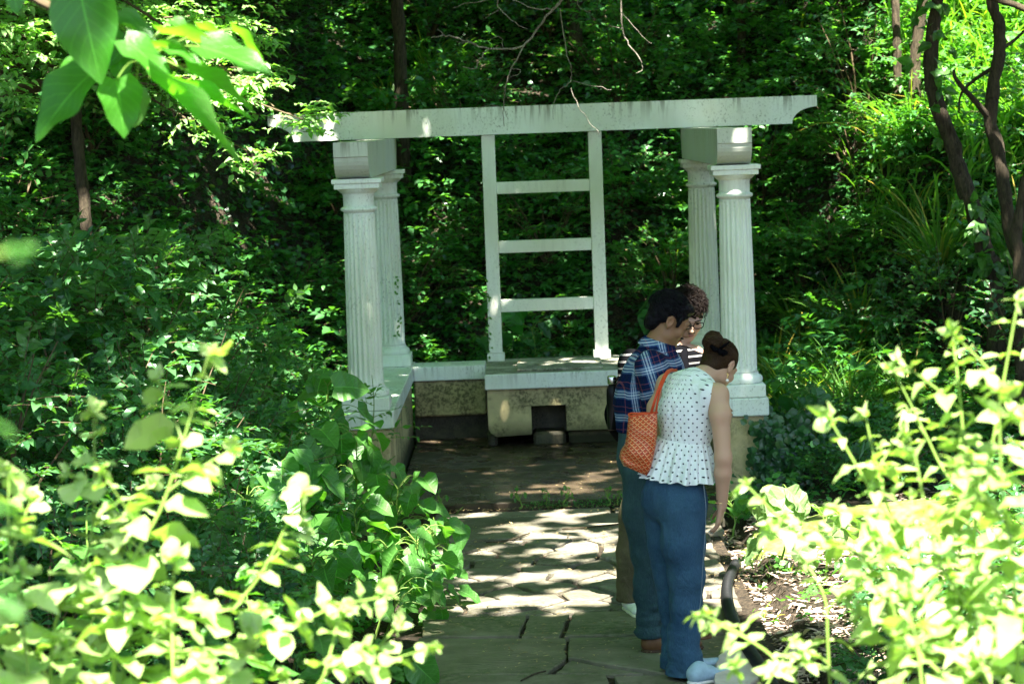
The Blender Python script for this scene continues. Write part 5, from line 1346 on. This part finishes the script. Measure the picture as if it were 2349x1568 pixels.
def strands(mb, c, B, r, n, ln, rad, rng, keep, sweep=(0, -.3, -.6), curl=0.0, lift=.004):
    """short locks of hair combed over an ellipsoid scalp"""
    for _ in range(n):
        for _t in range(30):
            u = nrm(rng.normal(size=3)); 
            if keep(u): break
        p = u*r; q = []; v = nrm(np.array(sweep)+rng.normal(size=3)*.25); L_ = ln*rng.uniform(.6, 1.2); ph = rng.uniform(0, 6)
        for j in range(6):
            t = j/5; w_ = p+v*L_*t; nu = nrm(w_/r); s_ = nu*r*(1+ (lift+rng.normal()*.002)/.09 + .05*math.sin(t*3)*(1 if curl == 0 else 0))
            if curl: s_ = s_+curl*(np.array([math.sin(ph+t*7), math.cos(ph+t*7), math.sin(ph*2+t*6)]))*(t+.2)
            q.append(c+s_@B)
        mb.tube(q, np.linspace(rad, rad*.35, 6), 5, cap=False)

# ---------------------------------------------------------------- the woman in the dotted top
def build_woman():
    Y0 = 10.72; W = lambda x, y, dy=0: at(x, y, Y0+dy)
    base = W(1560, 1550, 0); base[2] = 0
    t = thing('person', 'woman with hair bun, white dotted sleeveless top and blue flared jeans bending forward', 'person', base)
    lat = nrm(np.array([.86, -.50, 0])); fw = np.array([.50, .86, 0])
    sd = SDF((.42, 10.15, 0), (1.15, 11.25, 1.72), .0055)
    pel, wai, che, upc, nk = W(1548, 1120, .02), W(1567, 1010, .04), W(1578, 940, .07), W(1590, 893, .10), W(1612, 864, .12)
    shR, shL = W(1645, 905, -.03), W(1532, 882, .20); hc = W(1650, 836, .20)
    sd.chain([pel, wai, che, upc], [.095, .080, .098, .084], .05, flat=fw, ff=.80); sd.cap(shR, shL, .048, .048, .05); sd.chain([upc, nk, hc-[.01, .02, .03]], [.06, .048, .050], .025)
    hB = basis((.58, .66, -.62), (.42, .30, .86))
    head(sd, hc, hB, .93)
    # right arm hangs down, hand open beside the thigh
    el, wr = W(1659, 1050, -.10), W(1656, 1160, -.06)
    sd.chain([shR, W(1652, 950, -.07), el], [.047, .044, .036], .03); sd.chain([el, W(1658, 1085, -.09), wr], [.037, .036, .0235], .02)
    tips = hand(sd, wr, W(1645, 1222, -.02)-wr, (-.75, .35, -.2), (-.3, .9, 0), .93, (.25, .3, .42, .5), (.5, .55))
    el2 = W(1497, 985, .26); wr2 = W(1530, 1060, .42); sd.chain([shL, W(1508, 935, .22), el2, wr2], [.046, .042, .036, .025], .03)
    hand(sd, wr2, (.5, .6, -.3), (.5, -.3, -.5), (0, 0, 1), .9)
    hipR, hipL = W(1570, 1150, -.04), W(1522, 1145, .10); knR, knL = W(1574, 1360, -.02), W(1543, 1360, .14); anR, anL = W(1580, 1520, .0), W(1550, 1515, .16)
    for a, b, c in ((hipR, knR, anR), (hipL, knL, anL)): sd.chain([a, b, c], [.070, .045, .036], .03)
    body = sd.build('body', M['skin_w'], t)
    for q, d in tips: 
        n_ = MB(); n_.tube([q-d*.006, q+d*.001, q+d*.008], [.0045, .005, .003], 8, flat=.5); n_.build('nail', plain('nail_polish', (.45, .62, .62), .2), body)
    # top
    tp = SDF((.42, 10.25, .75), (1.05, 11.2, 1.55), .005)
    tp.chain([W(1570, 1018, .04), W(1577, 945, .06), W(1586, 900, .09)], [.112, .124, .106], .06, flat=fw, ff=.84); tp.cap(shR+[-.035, .01, .002], shL+[.02, 0, 0], .058, .056, .06); tp.cap(W(1600, 885, .1), W(1606, 874, .12), .080, .064, .03)
    tp.noise_(.012, (26, 26, 7), 3); tp.noise_(.006, (60, 60, 14), 5)
    tp.plane(W(1570, 1024, 0), (-.13, 0, -1))
    nd = nrm(hc-upc); tp.plane(W(1609, 868, .12), nd)
    tp.cap(shR+[.055, -.02, .015], shR+[.040, -.02, -.12], .046, .050, .012, op='s'); tp.cap(shL-[.055, -.02, 0], shL-[.045, -.02, .12], .045, .05, .012, op='s')
    cc = W(1570, 1000, .05)
    def uv(V):
        a = np.arctan2((V-cc)@lat, -(V-cc)@fw); return np.stack([a*.115/.037, V[:, 2]/.037], -1)
    top = tp.build('top', M['dots'], t, uv)
    # gathered peplum
    A = W(1569, 1006, .04); Bc = W(1558, 1094, .03); n = 240; th = np.arange(n)/n*2*np.pi; rows = 14; V = []; UVs = []
    for k in range(rows):
        u = k/(rows-1); c = A+(Bc-A)*u; rl, rf = .117+.056*u**.9, .098+.062*u**.9
        pl = (.0025+.010*u)*(np.sin(th*23+1.5*np.sin(th*3))+.6*np.sin(th*14+2))*min(1, u*3+.25)
        rr = 1+pl/.13; V.append(c+lat*(np.cos(th)*rl*rr)[:, None]+fw*(np.sin(th)*rf*rr)[:, None]+np.array([0, 0, 1])*((np.cos(th)*-.018*(1-0*u))+.004*np.sin(th*9)*u)[:, None])
        UVs.append(np.stack([th*.15/.037, np.full(n, c[2]/.037)], -1))
    V = np.concatenate(V); UVs = np.concatenate(UVs); i = np.arange(rows-1)[:, None]*n; k = np.arange(n)[None]
    f = np.stack([i+k, i+(k+1) % n, i+n+(k+1) % n, i+n+k], -1).reshape(-1, 4); MB().add(V, f, UVs).build('peplum', M['dots'], t, True)
    # jeans
    js = SDF((.42, 10.3, .0), (1.0, 11.15, .92), .005)
    js.chain([W(1549, 1085, .03), W(1547, 1125, .03)], [.112, .138], .04, flat=fw, ff=.86); js.ell(W(1517, 1150, .06), (.085, .085, .095), None, .05); js.ell(W(1562, 1150, -.02), (.095, .09, .10), None, .05)
    js.chain([W(1566, 1165, -.03), W(1568, 1245, -.02), W(1575, 1320, -.01), W(1574, 1390, .0), W(1568, 1450, .01), W(1571, 1548, .02)], [.104, .097, .083, .074, .070, .086], .03)
    js.chain([W(1522, 1160, .09), W(1530, 1245, .12), W(1540, 1320, .14), W(1546, 1390, .16), W(1549, 1450, .17), W(1552, 1542, .18)], [.094, .088, .076, .066, .062, .078], .012)
    js.noise_(.020, (10, 10, 5), 9); js.noise_(.018, (12, 12, 26), 19, lambda X: sstep(.45, .1, X[:, 2])+.25); js.plane((0, 0, .022), (0, 0, -1)); jo = js.build('jeans', M['denim'], t)
    dd = SDF((.4, 10.3, 0), (1.05, 11.2, .9), .02)
    # seams
    sm = MB()
    P = smooth_path([W(1612, 1100, -.10), W(1619, 1160, -.115), W(1617, 1230, -.105), W(1612, 1300, -.08), W(1608, 1370, -.06), W(1600, 1420, -.05)], 5); sm.tube(P, .0011, 5); sm.build('seam', M['seam'], jo)
    # bun and hair
    g = lambda x, y, z: hc+.93*(hB[0]*x+hB[1]*y+hB[2]*z)
    hs = SDF(hc-.19, hc+.22, .0045); hs.ell(g(0, -.016, .036), np.array([.080, .099, .088])*.93, hB, .01); hs.ell(g(0, -.055, -.030), np.array([.056, .052, .060])*.93, hB, .02)
    for s_ in (-1, 1): hs.ell(g(s_*.092, .006, -.018), np.array([.032, .028, .036])*.93, hB, .006, 's')
    hs.plane(g(0, .062, .02), hB[1]*1-hB[2]*.75, .004); hs.noise_(.004, (45, 45, 45), 2); hair = hs.build('hair', M['hair_br'], body)
    bc = W(1636, 783, .13); bn = SDF(bc-.09, bc+.09, .004); bn.ell(bc, (.047, .045, .044), None, .0); bn.noise_(.012, (40, 40, 40), 5); bun = bn.build('hair_bun', M['hair_br'], hair)
    rng = np.random.default_rng(3); lk = MB()
    for k in range(60):
        a = rng.uniform(0, 6.28); ax = nrm(rng.normal(size=3)); u = nrm(np.cross(ax, rng.normal(size=3))); v = np.cross(ax, u); th_ = a+np.linspace(0, 2.6, 9); r_ = rng.uniform(.038, .0485)
        lk.tube(bc+(np.cos(th_)[:, None]*u+np.sin(th_)[:, None]*v)*r_+ax*rng.uniform(-.012, .012), np.r_[.001, np.full(7, .0036), .001], 5, cap=False)
    for k in range(90):   # swept strands towards the bun
        s0 = nrm(rng.normal(size=3)*[1, 1, .8]); s0[1] = min(s0[1], .35); s0 = nrm(s0); p0 = g(*(s0*[.080, .099, .088]+[0, -.016, .036])); 
        if s0[2] < -.35: continue
        pts = [];
        for u in np.linspace(0, .75, 6):
            q = p0*(1-u)+bc*u; w_ = (q-g(0, -.016, .036))@hB.T/.93; w_ = w_/np.linalg.norm(w_/[.0815, .1005, .0895]); pts.append(g(*(w_+[0, -.016, .036])))
        lk.tube(pts, .0016, 4, cap=False)
    lk.build('hair_strands', M['hair_br'], hair)
    sc_ = MB(); ctr = W(1648, 803, .10)
    for k in range(14):
        a = k/14*6.28; sc_.tube([ctr+np.array([math.cos(a)*.028, math.sin(a)*.02, -math.cos(a)*.016])+rvec(1, rng)[0]*.006, ctr+np.array([math.cos(a+.5)*.030, math.sin(a+.5)*.022, -math.cos(a+.5)*.016])], [.012, .010], 7)
    sc_.tube([ctr, W(1665, 790, .08), W(1674, 783, .08)], [.010, .013, .004], 7, flat=.5); sc_.build('scrunchie', M['black'], hair, True)
    # jewellery
    er = W(1668, 862, .11); j = MB(); j.tube([er+[0, 0, .012], er+[.005, 0, .002], er-[0, 0, .012]], .0032, 6); e_ = j.build('earring', M['gold'], body); MB().lathe([(.0005, -.008), (.006, -.004), (.0075, 0), (.006, .004), (.0005, .008)], er-[0, 0, .020], 12).build('pearl', M['pearl'], e_, True)
    br = MB()
    for dz, r_ in ((0, .0275), (.010, .0285)):
        c = wr+[0, 0, .018+dz]; a = np.linspace(0, 2*np.pi, 25); br.tube(np.stack([c[0]+r_*np.cos(a), c[1]+r_*np.sin(a), c[2]+.006*np.cos(a*1+dz*90)], -1), .0018, 5, cap=False)
    br.build('bracelet', M['gold'], body)
    nc = MB(); a = np.linspace(-.2, 3.3, 20); c = W(1610, 866, .12); nc.tube(c+lat*(np.cos(a)*.056)[:, None]-fw*(np.sin(a)*.052)[:, None]+np.array([0, 0, 1])*(.010-.012*np.cos(a))[:, None], .0012, 5); nc.build('necklace', M['gold'], body)
    # shoes
    shoe('s', (.665, 10.62, 0.0), (.86, 10.74, 0.0), .085, .07, M['blueshoe'], M['shoe_w'], t, .035); shoe('s', (.62, 10.80, 0.0), (.83, 10.95, 0.0), .085, .07, M['blueshoe'], M['shoe_w'], t, .035)
    # bag on her left shoulder
    bagm, n, b, out = newmat('orange_chevron_canvas'); u = coord(n, 'UV'); sp = N(n, 'SeparateXYZ'); L(n, u, sp.inputs[0]); X, Yy = sp.outputs[0], sp.outputs[1]
    def chev(ox, oy):
        fx = mth(n, 'SUBTRACT', mth(n, 'FRACT', mth(n, 'ADD', X, ox)), .5); ax_ = mth(n, 'ABSOLUTE', fx)
        fy = mth(n, 'SUBTRACT', mth(n, 'FRACT', mth(n, 'ADD', Yy, oy)), mth(n, 'MULTIPLY', ax_, .85)); return mth(n, 'MULTIPLY', mth(n, 'MULTIPLY', mth(n, 'GREATER_THAN', fy, .12), mth(n, 'LESS_THAN', fy, .32)), mth(n, 'LESS_THAN', ax_, .40))
    def chevd(ox, oy):
        fx = mth(n, 'SUBTRACT', mth(n, 'FRACT', mth(n, 'ADD', X, ox)), .5); ax_ = mth(n, 'ABSOLUTE', fx)
        fy = mth(n, 'SUBTRACT', mth(n, 'FRACT', mth(n, 'ADD', Yy, oy)), mth(n, 'MULTIPLY', ax_, .85)); return mth(n, 'MULTIPLY', mth(n, 'MULTIPLY', mth(n, 'GREATER_THAN', fy, -.06), mth(n, 'LESS_THAN', fy, .06)), mth(n, 'LESS_THAN', ax_, .44))
    k1 = mth(n, 'MAXIMUM', chev(0, 0), chev(.5, .5)); k2 = mth(n, 'MAXIMUM', chevd(0, 0), chevd(.5, .5))
    col = mixc(n, k2, (.48, .060, .010), (.15, .015, .006)); L(n, mixc(n, k1, col, (.66, .30, .13)), b.inputs['Base Color']); b.inputs['Roughness'].default_value = .35; bump(n, b, noise(n, 12, 3, .5, coord(n)), .3, .02)
    orange = plain('orange_leather', (.55, .07, .02), .4)
    bg_ = thing('tote_bag', 'orange chevron patterned tote bag hanging from the shoulder of the woman', 'bag', W(1470, 1000, .0))
    # outline rows (left, right) of the near and far faces, from the rim down
    rowsL = [(1442, 951), (1440, 975), (1437, 1000), (1432, 1020), (1424, 1035), (1420, 1050), (1430, 1066)]; rowsR = [(1508, 946), (1508, 970), (1507, 995), (1504, 1020), (1500, 1045), (1495, 1068), (1484, 1088)]
    nn_ = 28; V = []; UVs = []; R_ = 22
    for k in range(R_):
        u_ = k/(R_-1)*(len(rowsL)-1); i = min(int(u_), len(rowsL)-2); f_ = u_-i
        l = np.array(rowsL[i])*(1-f_)+np.array(rowsL[i+1])*f_; r = np.array(rowsR[i])*(1-f_)+np.array(rowsR[i+1])*f_; a, c = W(l[0], l[1], .0), W(r[0], r[1], -.02)
        hw = .5*np.linalg.norm(c-a); mid = (a+c)/2; dpt = .018+.052*math.sin(min(1, k/(R_-1)*1.2+.05)*math.pi*.62)*(1 if k < R_-2 else .6); ex = nrm(c-a); th = np.arange(nn_*2)/(nn_*2)*2*np.pi
        sx = np.sign(np.cos(th))*np.abs(np.cos(th))**.55; sy = np.sign(np.sin(th))*np.abs(np.sin(th))**.8
        V.append(mid+ex*(sx*hw)[:, None]+np.array([0, -1, 0])*(sy*dpt*(1+.12*np.sin(k*.7+th*3)))[:, None]+np.array([0, 0, 1])*(.004*np.sin(th*2+k*.5))[:, None]); UVs.append(np.stack([sx*hw/.026, np.full(2*nn_, mid[2]/.021)], -1))
    m_ = nn_*2; V = np.concatenate(V); i = np.arange(R_-1)[:, None]*m_; k = np.arange(m_)[None]; f = np.stack([i+k, i+(k+1) % m_, i+m_+(k+1) % m_, i+m_+k], -1).reshape(-1, 4)
    mb = MB().add(V, f, np.concatenate(UVs)); mb.f.append(np.array([list(range(m_*(R_-1), m_*R_))])); mb.build('bag_body', bagm, bg_, True)
    MB().add(V[:m_]*[1, 1, 1]-[0, 0, .012], np.array([list(range(m_))])).build('lining', plain('lining', (.55, .45, .42), .8), bg_)
    MB().tube(np.r_[V[:m_], V[:1]], .0042, 6, cap=False).build('rim', orange, bg_, True)
    P1 = smooth_path([W(1494, 946, -.035), W(1500, 925, -.05), W(1509, 897, -.03), W(1521, 868, .05), W(1533, 851, .13), W(1548, 850, .22), W(1546, 872, .31)], 6); P2 = smooth_path([W(1505, 946, -.035), W(1508, 925, -.045), W(1514, 897, -.02), W(1525, 869, .06), W(1537, 852, .14), W(1552, 851, .22), W(1550, 872, .31)], 6)
    for P in (P1, P2): MB().tube(P, .0075, 8, flat=.55).build('strap', orange, bg_, True)
build_woman()

# ---------------------------------------------------------------- the man in the plaid shirt
def build_plaid_man():
    Y0 = 11.42; P = lambda x, y, dy=0: at(x, y, Y0+dy); base = P(1490, 1484, 0); base[2] = 0
    t = thing('person', 'man with short black hair, blue plaid shirt and faded jeans looking down to the right', 'person', base)
    hc = P(1534, 734, .0); hB = basis((.86, .08, -.50), (.46, -.05, .88))
    sd = SDF((.28, 11.0, 0), (1.10, 11.8, 1.78), .0055)
    pel, bel, che, upc, nk = P(1474, 1060), P(1482, 970), P(1492, 890), P(1500, 835), P(1508, 795)
    fw = np.array([.95, .2, 0])
    sd.chain([pel, bel, che, upc], [.10, .10, .12, .09], .05); sR, sL = P(1494, 838, -.16), P(1522, 834, .17); sd.cap(sR, sL, .06, .06, .05); sd.chain([upc, nk, hc-[.02, 0, .05]], [.07, .062, .060], .03)
    g = head(sd, hc, hB, 1.0)
    eR, wR = P(1512, 945, -.19), P(1600, 925, .0); sd.chain([sR, eR, wR], [.058, .046, .028], .03); hand(sd, wR, (.9, .35, -.15), (0, .5, -.6), (0, 0, 1), 1.0)
    eL, wL = P(1540, 935, .22), P(1610, 930, .12); sd.chain([sL, eL, wL], [.058, .046, .028], .03); hand(sd, wL, (.9, -.1, -.15), (0, -.5, -.6), (0, 0, 1), 1.0)
    hR, hL = P(1474, 1085, -.07), P(1480, 1085, .09); kR, kL = P(1487, 1270, -.09), P(1500, 1270, .10); aR, aL = P(1489, 1450, -.10), P(1510, 1440, .12)
    for a, b, c in ((hR, kR, aR), (hL, kL, aL)): sd.chain([a, b, c], [.075, .048, .038], .03)
    body = sd.build('body', M['skin_m'], t)
    # face details
    for s_ in (-1, 1):
        e = MB(); c = g(s_*.030, .0865, .004); e.lathe([(.0005, -.006), (.008, -.004), (.0105, 0), (.008, .004), (.0005, .006)], c, 10); eo = e.build('eye', M['iris'], body, True)
        MB().tube(smooth_path([g(s_*.012, .098, .020), g(s_*.030, .098, .027), g(s_*.050, .086, .022)], 4), [.002, .003, .0042, .0045, .0045, .004, .003, .002, .001], 6).build('eyebrow', M['hair_b'], body)
    MB().tube(smooth_path([g(-.024, .090, -.051), g(0, .1035, -.045), g(.024, .090, -.051)], 4), [.001, .003, .0038, .004, .0035, .004, .0038, .003, .001], 6).build('moustache', M['hair_b'], body)
    MB().tube(smooth_path([g(-.02, .091, -.062), g(0, .101, -.061), g(.02, .091, -.062)], 4), [.001, .0025, .004, .0045, .004, .0045, .004, .0025, .001], 6).build('lips', M['lipm'], body, True)
    MB().tube([g(-.010, .088, -.106), g(0, .093, -.108), g(.010, .088, -.106)], [.004, .008, .004], 6).build('chin_beard', M['hair_b'], body, True)
    hs = SDF(hc-.17, hc+.19, .0045); hs.ell(g(0, -.020, .043), (.080, .099, .086), hB, .01); hs.ell(g(0, -.064, -.025), (.056, .042, .062), hB, .02); hs.ell(g(0, .040, .088), (.058, .050, .028), hB, .02)
    for s_ in (-1, 1):
        hs.ell(g(s_*.100, .002, -.005), (.036, .030, .045), hB, .004, 's'); hs.ell(g(s_*.10, .075, .00), (.06, .055, .050), hB, .008, 's'); hs.ell(g(s_*.074, .036, .020), (.010, .011, .030), hB, .006)
    hs.ell(g(0, .115, .010), (.10, .050, .055), hB, .01, 's'); hs.noise_(.012, (60, 60, 60), 4); hair = hs.build('hair', M['hair_b'], body)
    rng = np.random.default_rng(7); lk = MB(); c0 = g(0, -.020, .045)
    strands(lk, c0, hB, np.array([.081, .100, .087]), 520, .034, .0020, rng, lambda u: u[2] > -.05 and not (u[1] > .55 and u[2] < .62), (.15, .75, -.1), 0, .004); lk.build('hair_strands', M['hair_b'], hair)
    # shirt
    sh = SDF((.26, 11.0, .78), (1.05, 11.85, 1.62), .0055)
    sh.chain([P(1484, 978), P(1490, 930), P(1496, 885), P(1502, 845)], [.140, .152, .155, .128], .05, flat=(0, 1, 0), ff=.98); sh.cap(sR+[0, 0, -.01], sL+[0, 0, -.01], .072, .072, .05); sh.cap(upc, nk-[0, 0, .012], .085, .074, .03)
    sh.chain([sR, P(1503, 895, -.19), eR+[-.01, 0, 0]], [.072, .071, .066], .025); sh.chain([eR+[-.01, 0, 0], (eR+wR)/2], [.060, .050], .02); sh.chain([sL, eL, (eL+wL)/2], [.070, .062, .048], .03)
    sh.noise_(.022, (12, 12, 9), 13); sh.noise_(.012, (30, 30, 16), 23); sh.plane(P(1484, 988, 0), (0, 0, -1)); nd = nrm(hc-upc); sh.plane(nk+nd*.012, nd)
    sh.cap(upc, hc-[.02, 0, .05], .066, .062, .0, 's')
    def uv(V): 
        q = V-P(1492, 900); arm = sstep(-.10, -.16, q[:, 1])
        return np.stack([q[:, 0]*.9+q[:, 1]*.35*(1-arm)+.25*q[:, 2]*arm, q[:, 2]-.25*q[:, 0]*arm-.10*q[:, 0]*(1-arm)], -1)
    so = sh.build('shirt', M['plaid'], t, uv)
    cl = MB(); nC = 30; a = np.linspace(0.25, 2*np.pi-.25, nC); ax = nd; e1 = nrm(np.cross(ax, [0, 1, 0])); e2 = np.cross(ax, e1); V = []
    cbase = nk+nd*.006
    for rr, hh in ((.070, -.004), (.074, .022), (.078, .026), (.092, .000), (.100, -.016)): V.append(cbase+e1*(np.cos(a)*rr*-1)[:, None]*-1+e2*(np.sin(a)*rr)[:, None]+ax*hh)
    V = np.concatenate(V); i = np.arange(4)[:, None]*nC+np.arange(nC-1)[None]; f = np.stack([i, i+1, i+nC+1, i+nC], -1).reshape(-1, 4); MB().add(V, f, uv(V)).build('collar', M['plaid'], so, True)
    # jeans
    js = SDF((.28, 11.0, 0), (.85, 11.9, 1.12), .0055); js.chain([P(1484, 975), P(1478, 1050)], [.128, .135], .04, flat=(0, 1, 0), ff=1)
    js.chain([P(1476, 1085, -.07), P(1480, 1180, -.09), P(1488, 1270, -.10), P(1488, 1370, -.10), P(1490, 1450, -.10)], [.112, .098, .080, .068, .070], .03); js.chain([P(1486, 1085, .09), P(1500, 1270, .10), P(1512, 1440, .12)], [.11, .08, .068], .02)
    js.noise_(.022, (11, 11, 10), 33); js.noise_(.020, (9, 9, 30), 34, lambda X: sstep(.55, .1, X[:, 2])+.15); js.plane((0, 0, .075), (0, 0, -1)); js.build('jeans', M['denim2'], t)
    shoe('b', P(1478, 1484, -.10)*[1, 1, 0], P(1478, 1484, -.10)*[1, 1, 0]+[.27, .03, 0], .10, .13, M['boot'], plain('boot_sole', (.06, .035, .02), .7), t, .045); shoe('b', P(1500, 1470, .12)*[1, 1, 0], P(1500, 1470, .12)*[1, 1, 0]+[.27, .05, 0], .10, .13, M['boot'], M['boot'], t, .045)
build_plaid_man()

# ---------------------------------------------------------------- the man with curly hair behind them
def build_curly_man():
    Y0 = 12.28; P = lambda x, y, dy=0: at(x, y, Y0+dy); base = P(1470, 1404, 0); base[2] = 0
    t = thing('person', 'curly haired man in glasses and black striped shirt, half hidden behind the man in plaid', 'person', base)
    hc = P(1577, 722, -.02); hB = basis((.16, -.80, -.52), (.10, -.52, .85))
    sd = SDF((.20, 11.85, 0), (1.18, 12.75, 1.78), .006)
    pel, bel, che, upc, nk = P(1510, 1040), P(1512, 960), P(1515, 880), P(1530, 830), P(1550, 785)
    sd.chain([pel, bel, che, upc], [.10, .10, .12, .09], .05); sR, sL = P(1452, 835, .03), P(1590, 818, .0); sd.cap(sR, sL, .055, .055, .05); sd.chain([upc, nk, hc-[0, -.02, .05]], [.065, .055, .055], .03)
    g = head(sd, hc, hB, .98)
    for s0, e0, w0, f0 in ((sR, P(1455, 915, .02), P(1495, 975, -.06), (.3, -.3, -.5)), (sL, P(1600, 930, .02), P(1580, 1010, -.1), (-.3, -.3, -.5))): sd.chain([s0, e0, w0], [.055, .045, .028], .03); hand(sd, w0, f0, (0, 1, -.3), (1, 0, 0), 1.0)
    hR, hL = P(1486, 1080), P(1535, 1080); kR, kL = P(1462, 1220), P(1535, 1220); aR, aL = P(1449, 1370), P(1540, 1380)
    for a, b, c in ((hR, kR, aR), (hL, kL, aL)): sd.chain([a, b, c], [.085, .06, .042], .03)
    body = sd.build('body', M['skin_c'], t)
    MB().tube(smooth_path([g(-.02, .091, -.062), g(0, .101, -.061), g(.02, .091, -.062)], 4), [.001, .0025, .004, .0045, .004, .0045, .004, .0025, .001], 6).build('lips', M['lip'], body, True)
    MB().tube(smooth_path([g(-.022, .090, -.050), g(0, .102, -.045), g(.022, .090, -.050)], 4), .0022, 6).build('moustache', M['hair_curl'], body)
    gl = thing('glasses', 'dark framed eyeglasses', None); del gl['label']; gl.parent = body
    fr = MB()
    for s_ in (-1, 1):
        a = np.linspace(0, 2*np.pi, 21); ca = np.sign(np.cos(a))*np.abs(np.cos(a))**.6; sa = np.sign(np.sin(a))*np.abs(np.sin(a))**.7
        fr.tube([g(s_*.033+.026*c_, .106-.004*abs(c_), .006+.018*d_) for c_, d_ in zip(ca, sa)], .0022, 6, cap=False); fr.tube([g(s_*.058, .104, .014), g(s_*.078, .06, .014), g(s_*.080, .0, .012)], .0020, 5)
        MB().tube(smooth_path([g(s_*.012, .098, .026), g(s_*.030, .098, .033), g(s_*.050, .086, .028)], 4), .003, 6).build('eyebrow', M['hair_curl'], body)
        MB().lathe([(.0005, -.006), (.008, -.004), (.0105, 0), (.008, .004), (.0005, .006)], g(s_*.030, .0865, .004), 10).build('eye', M['iris'], body, True)
    fr.tube([g(-.008, .108, .010), g(.008, .108, .010)], .002, 5)
    bpy.data.objects.remove(gl); fr.build('glasses', M['black'], body)
    hs = SDF(hc-.20, hc+.22, .006); hs.ell(g(0, -.014, .054), (.086, .100, .076), hB, .01); hs.ell(g(0, -.06, .0), (.07, .05, .07), hB, .02); hs.ell(g(0, .115, .005), (.12, .050, .055), hB, .01, 's'); hs.noise_(.05, (38, 38, 38), 6); hair = hs.build('hair', M['hair_curl'], body)
    rng = np.random.default_rng(17); lk = MB(); strands(lk, g(0, -.012, .058), hB, np.array([.088, .102, .081]), 900, .030, .0024, rng, lambda u: u[2] > -.12 and not (u[1] > .5 and u[2] < .30), (.1, .3, -.3), .010, .006); lk.build('curls', M['hair_curl'], hair, True)
    sh = SDF((.18, 11.85, .75), (1.15, 12.75, 1.65), .006); sh.chain([P(1512, 1000), P(1508, 940), P(1516, 880), P(1530, 835)], [.140, .145, .15, .115], .05); sh.cap(sR, sL, .072, .070, .06)
    sh.chain([sR, P(1440, 925, .02)], [.070, .068], .03); sh.chain([sL, P(1598, 915, .02)], [.068, .066], .03); sh.cap(upc, nk-[0, 0, .01], .09, .07, .03); sh.noise_(.02, (12, 12, 9), 43); sh.plane(P(1484, 1005, 0), (0, 0, -1)); nd = nrm(hc-upc); sh.plane(nk+nd*.008, nd)
    q0 = P(1516, 880); so = sh.build('shirt', M['stripes'], t, lambda V: np.stack([V[:, 0], V[:, 2]-.06*V[:, 0]], -1))
    js = SDF((.18, 11.85, 0), (1.0, 12.75, 1.1), .006); js.chain([P(1518, 1000), P(1510, 1060)], [.12, .125], .04); js.chain([P(1480, 1090), P(1465, 1180), P(1452, 1270, .01), P(1447, 1372, .0)], [.105, .095, .082, .080], .03); js.chain([P(1520, 1090), P(1530, 1230), P(1542, 1375)], [.10, .085, .075], .02)
    js.noise_(.022, (10, 10, 8), 53); js.noise_(.022, (9, 9, 26), 54, lambda X: sstep(.5, .1, X[:, 2])+.1); js.plane((0, 0, .06), (0, 0, -1)); js.build('trousers', M['khaki'], t)
    a = P(1446, 1392, .10)*[1, 1, 0]; shoe('w', a, a+[.05, -.27, 0], .105, .08, M['shoe_w'], M['sole'], t, .04); a = P(1545, 1392, .10)*[1, 1, 0]; shoe('w', a, a+[.07, -.26, 0], .105, .08, M['shoe_w'], M['sole'], t, .04)
    bp = thing('backpack', 'black backpack worn by the curly haired man', 'backpack', P(1440, 930, .22))
    bs = SDF((.12, 12.2, .85), (.95, 12.9, 1.55), .008); bs.chain([P(1470, 985, .24), P(1480, 880, .22)], [.14, .12], .05, flat=(0, 1, 0), ff=.6); bs.ell(P(1428, 950, .20), (.09, .10, .14), None, .04); bs.noise_(.02, (9, 9, 9), 63); bs.build('bag_body', M['black'], bp)
    for s_ in (sR, sL): 
        q = s_+[.045 if s_ is sR else -.05, 0, .05]; MB().tube(smooth_path([q+[0, .14, -.12], q+[0, .06, .012], q+[0, -.05, .0], q+[.0, -.13, -.10], q+[.0, -.14, -.26], q+[-.02, -.05, -.38]], 5), .020, 8, flat=.35).build('strap', M['black'], bp, True)
    b0 = P(1409, 985, .12); bt = MB(); bt.lathe([(.030, 0), (.034, .006), (.035, .18), (.033, .21), (.024, .225), (.022, .235)], b0, 28); bo = bt.build('water_bottle', plain('bottle_black', (.004, .004, .005), .35, .15), None, True, origin=b0)
    tag(bo, 'black water bottle with a steel cap in the side pocket of the backpack', 'bottle'); MB().lathe([(.026, .236), (.027, .240), (.027, .272), (.024, .278)], b0, 24).build('cap', M['steel'], bo, True)
build_curly_man()
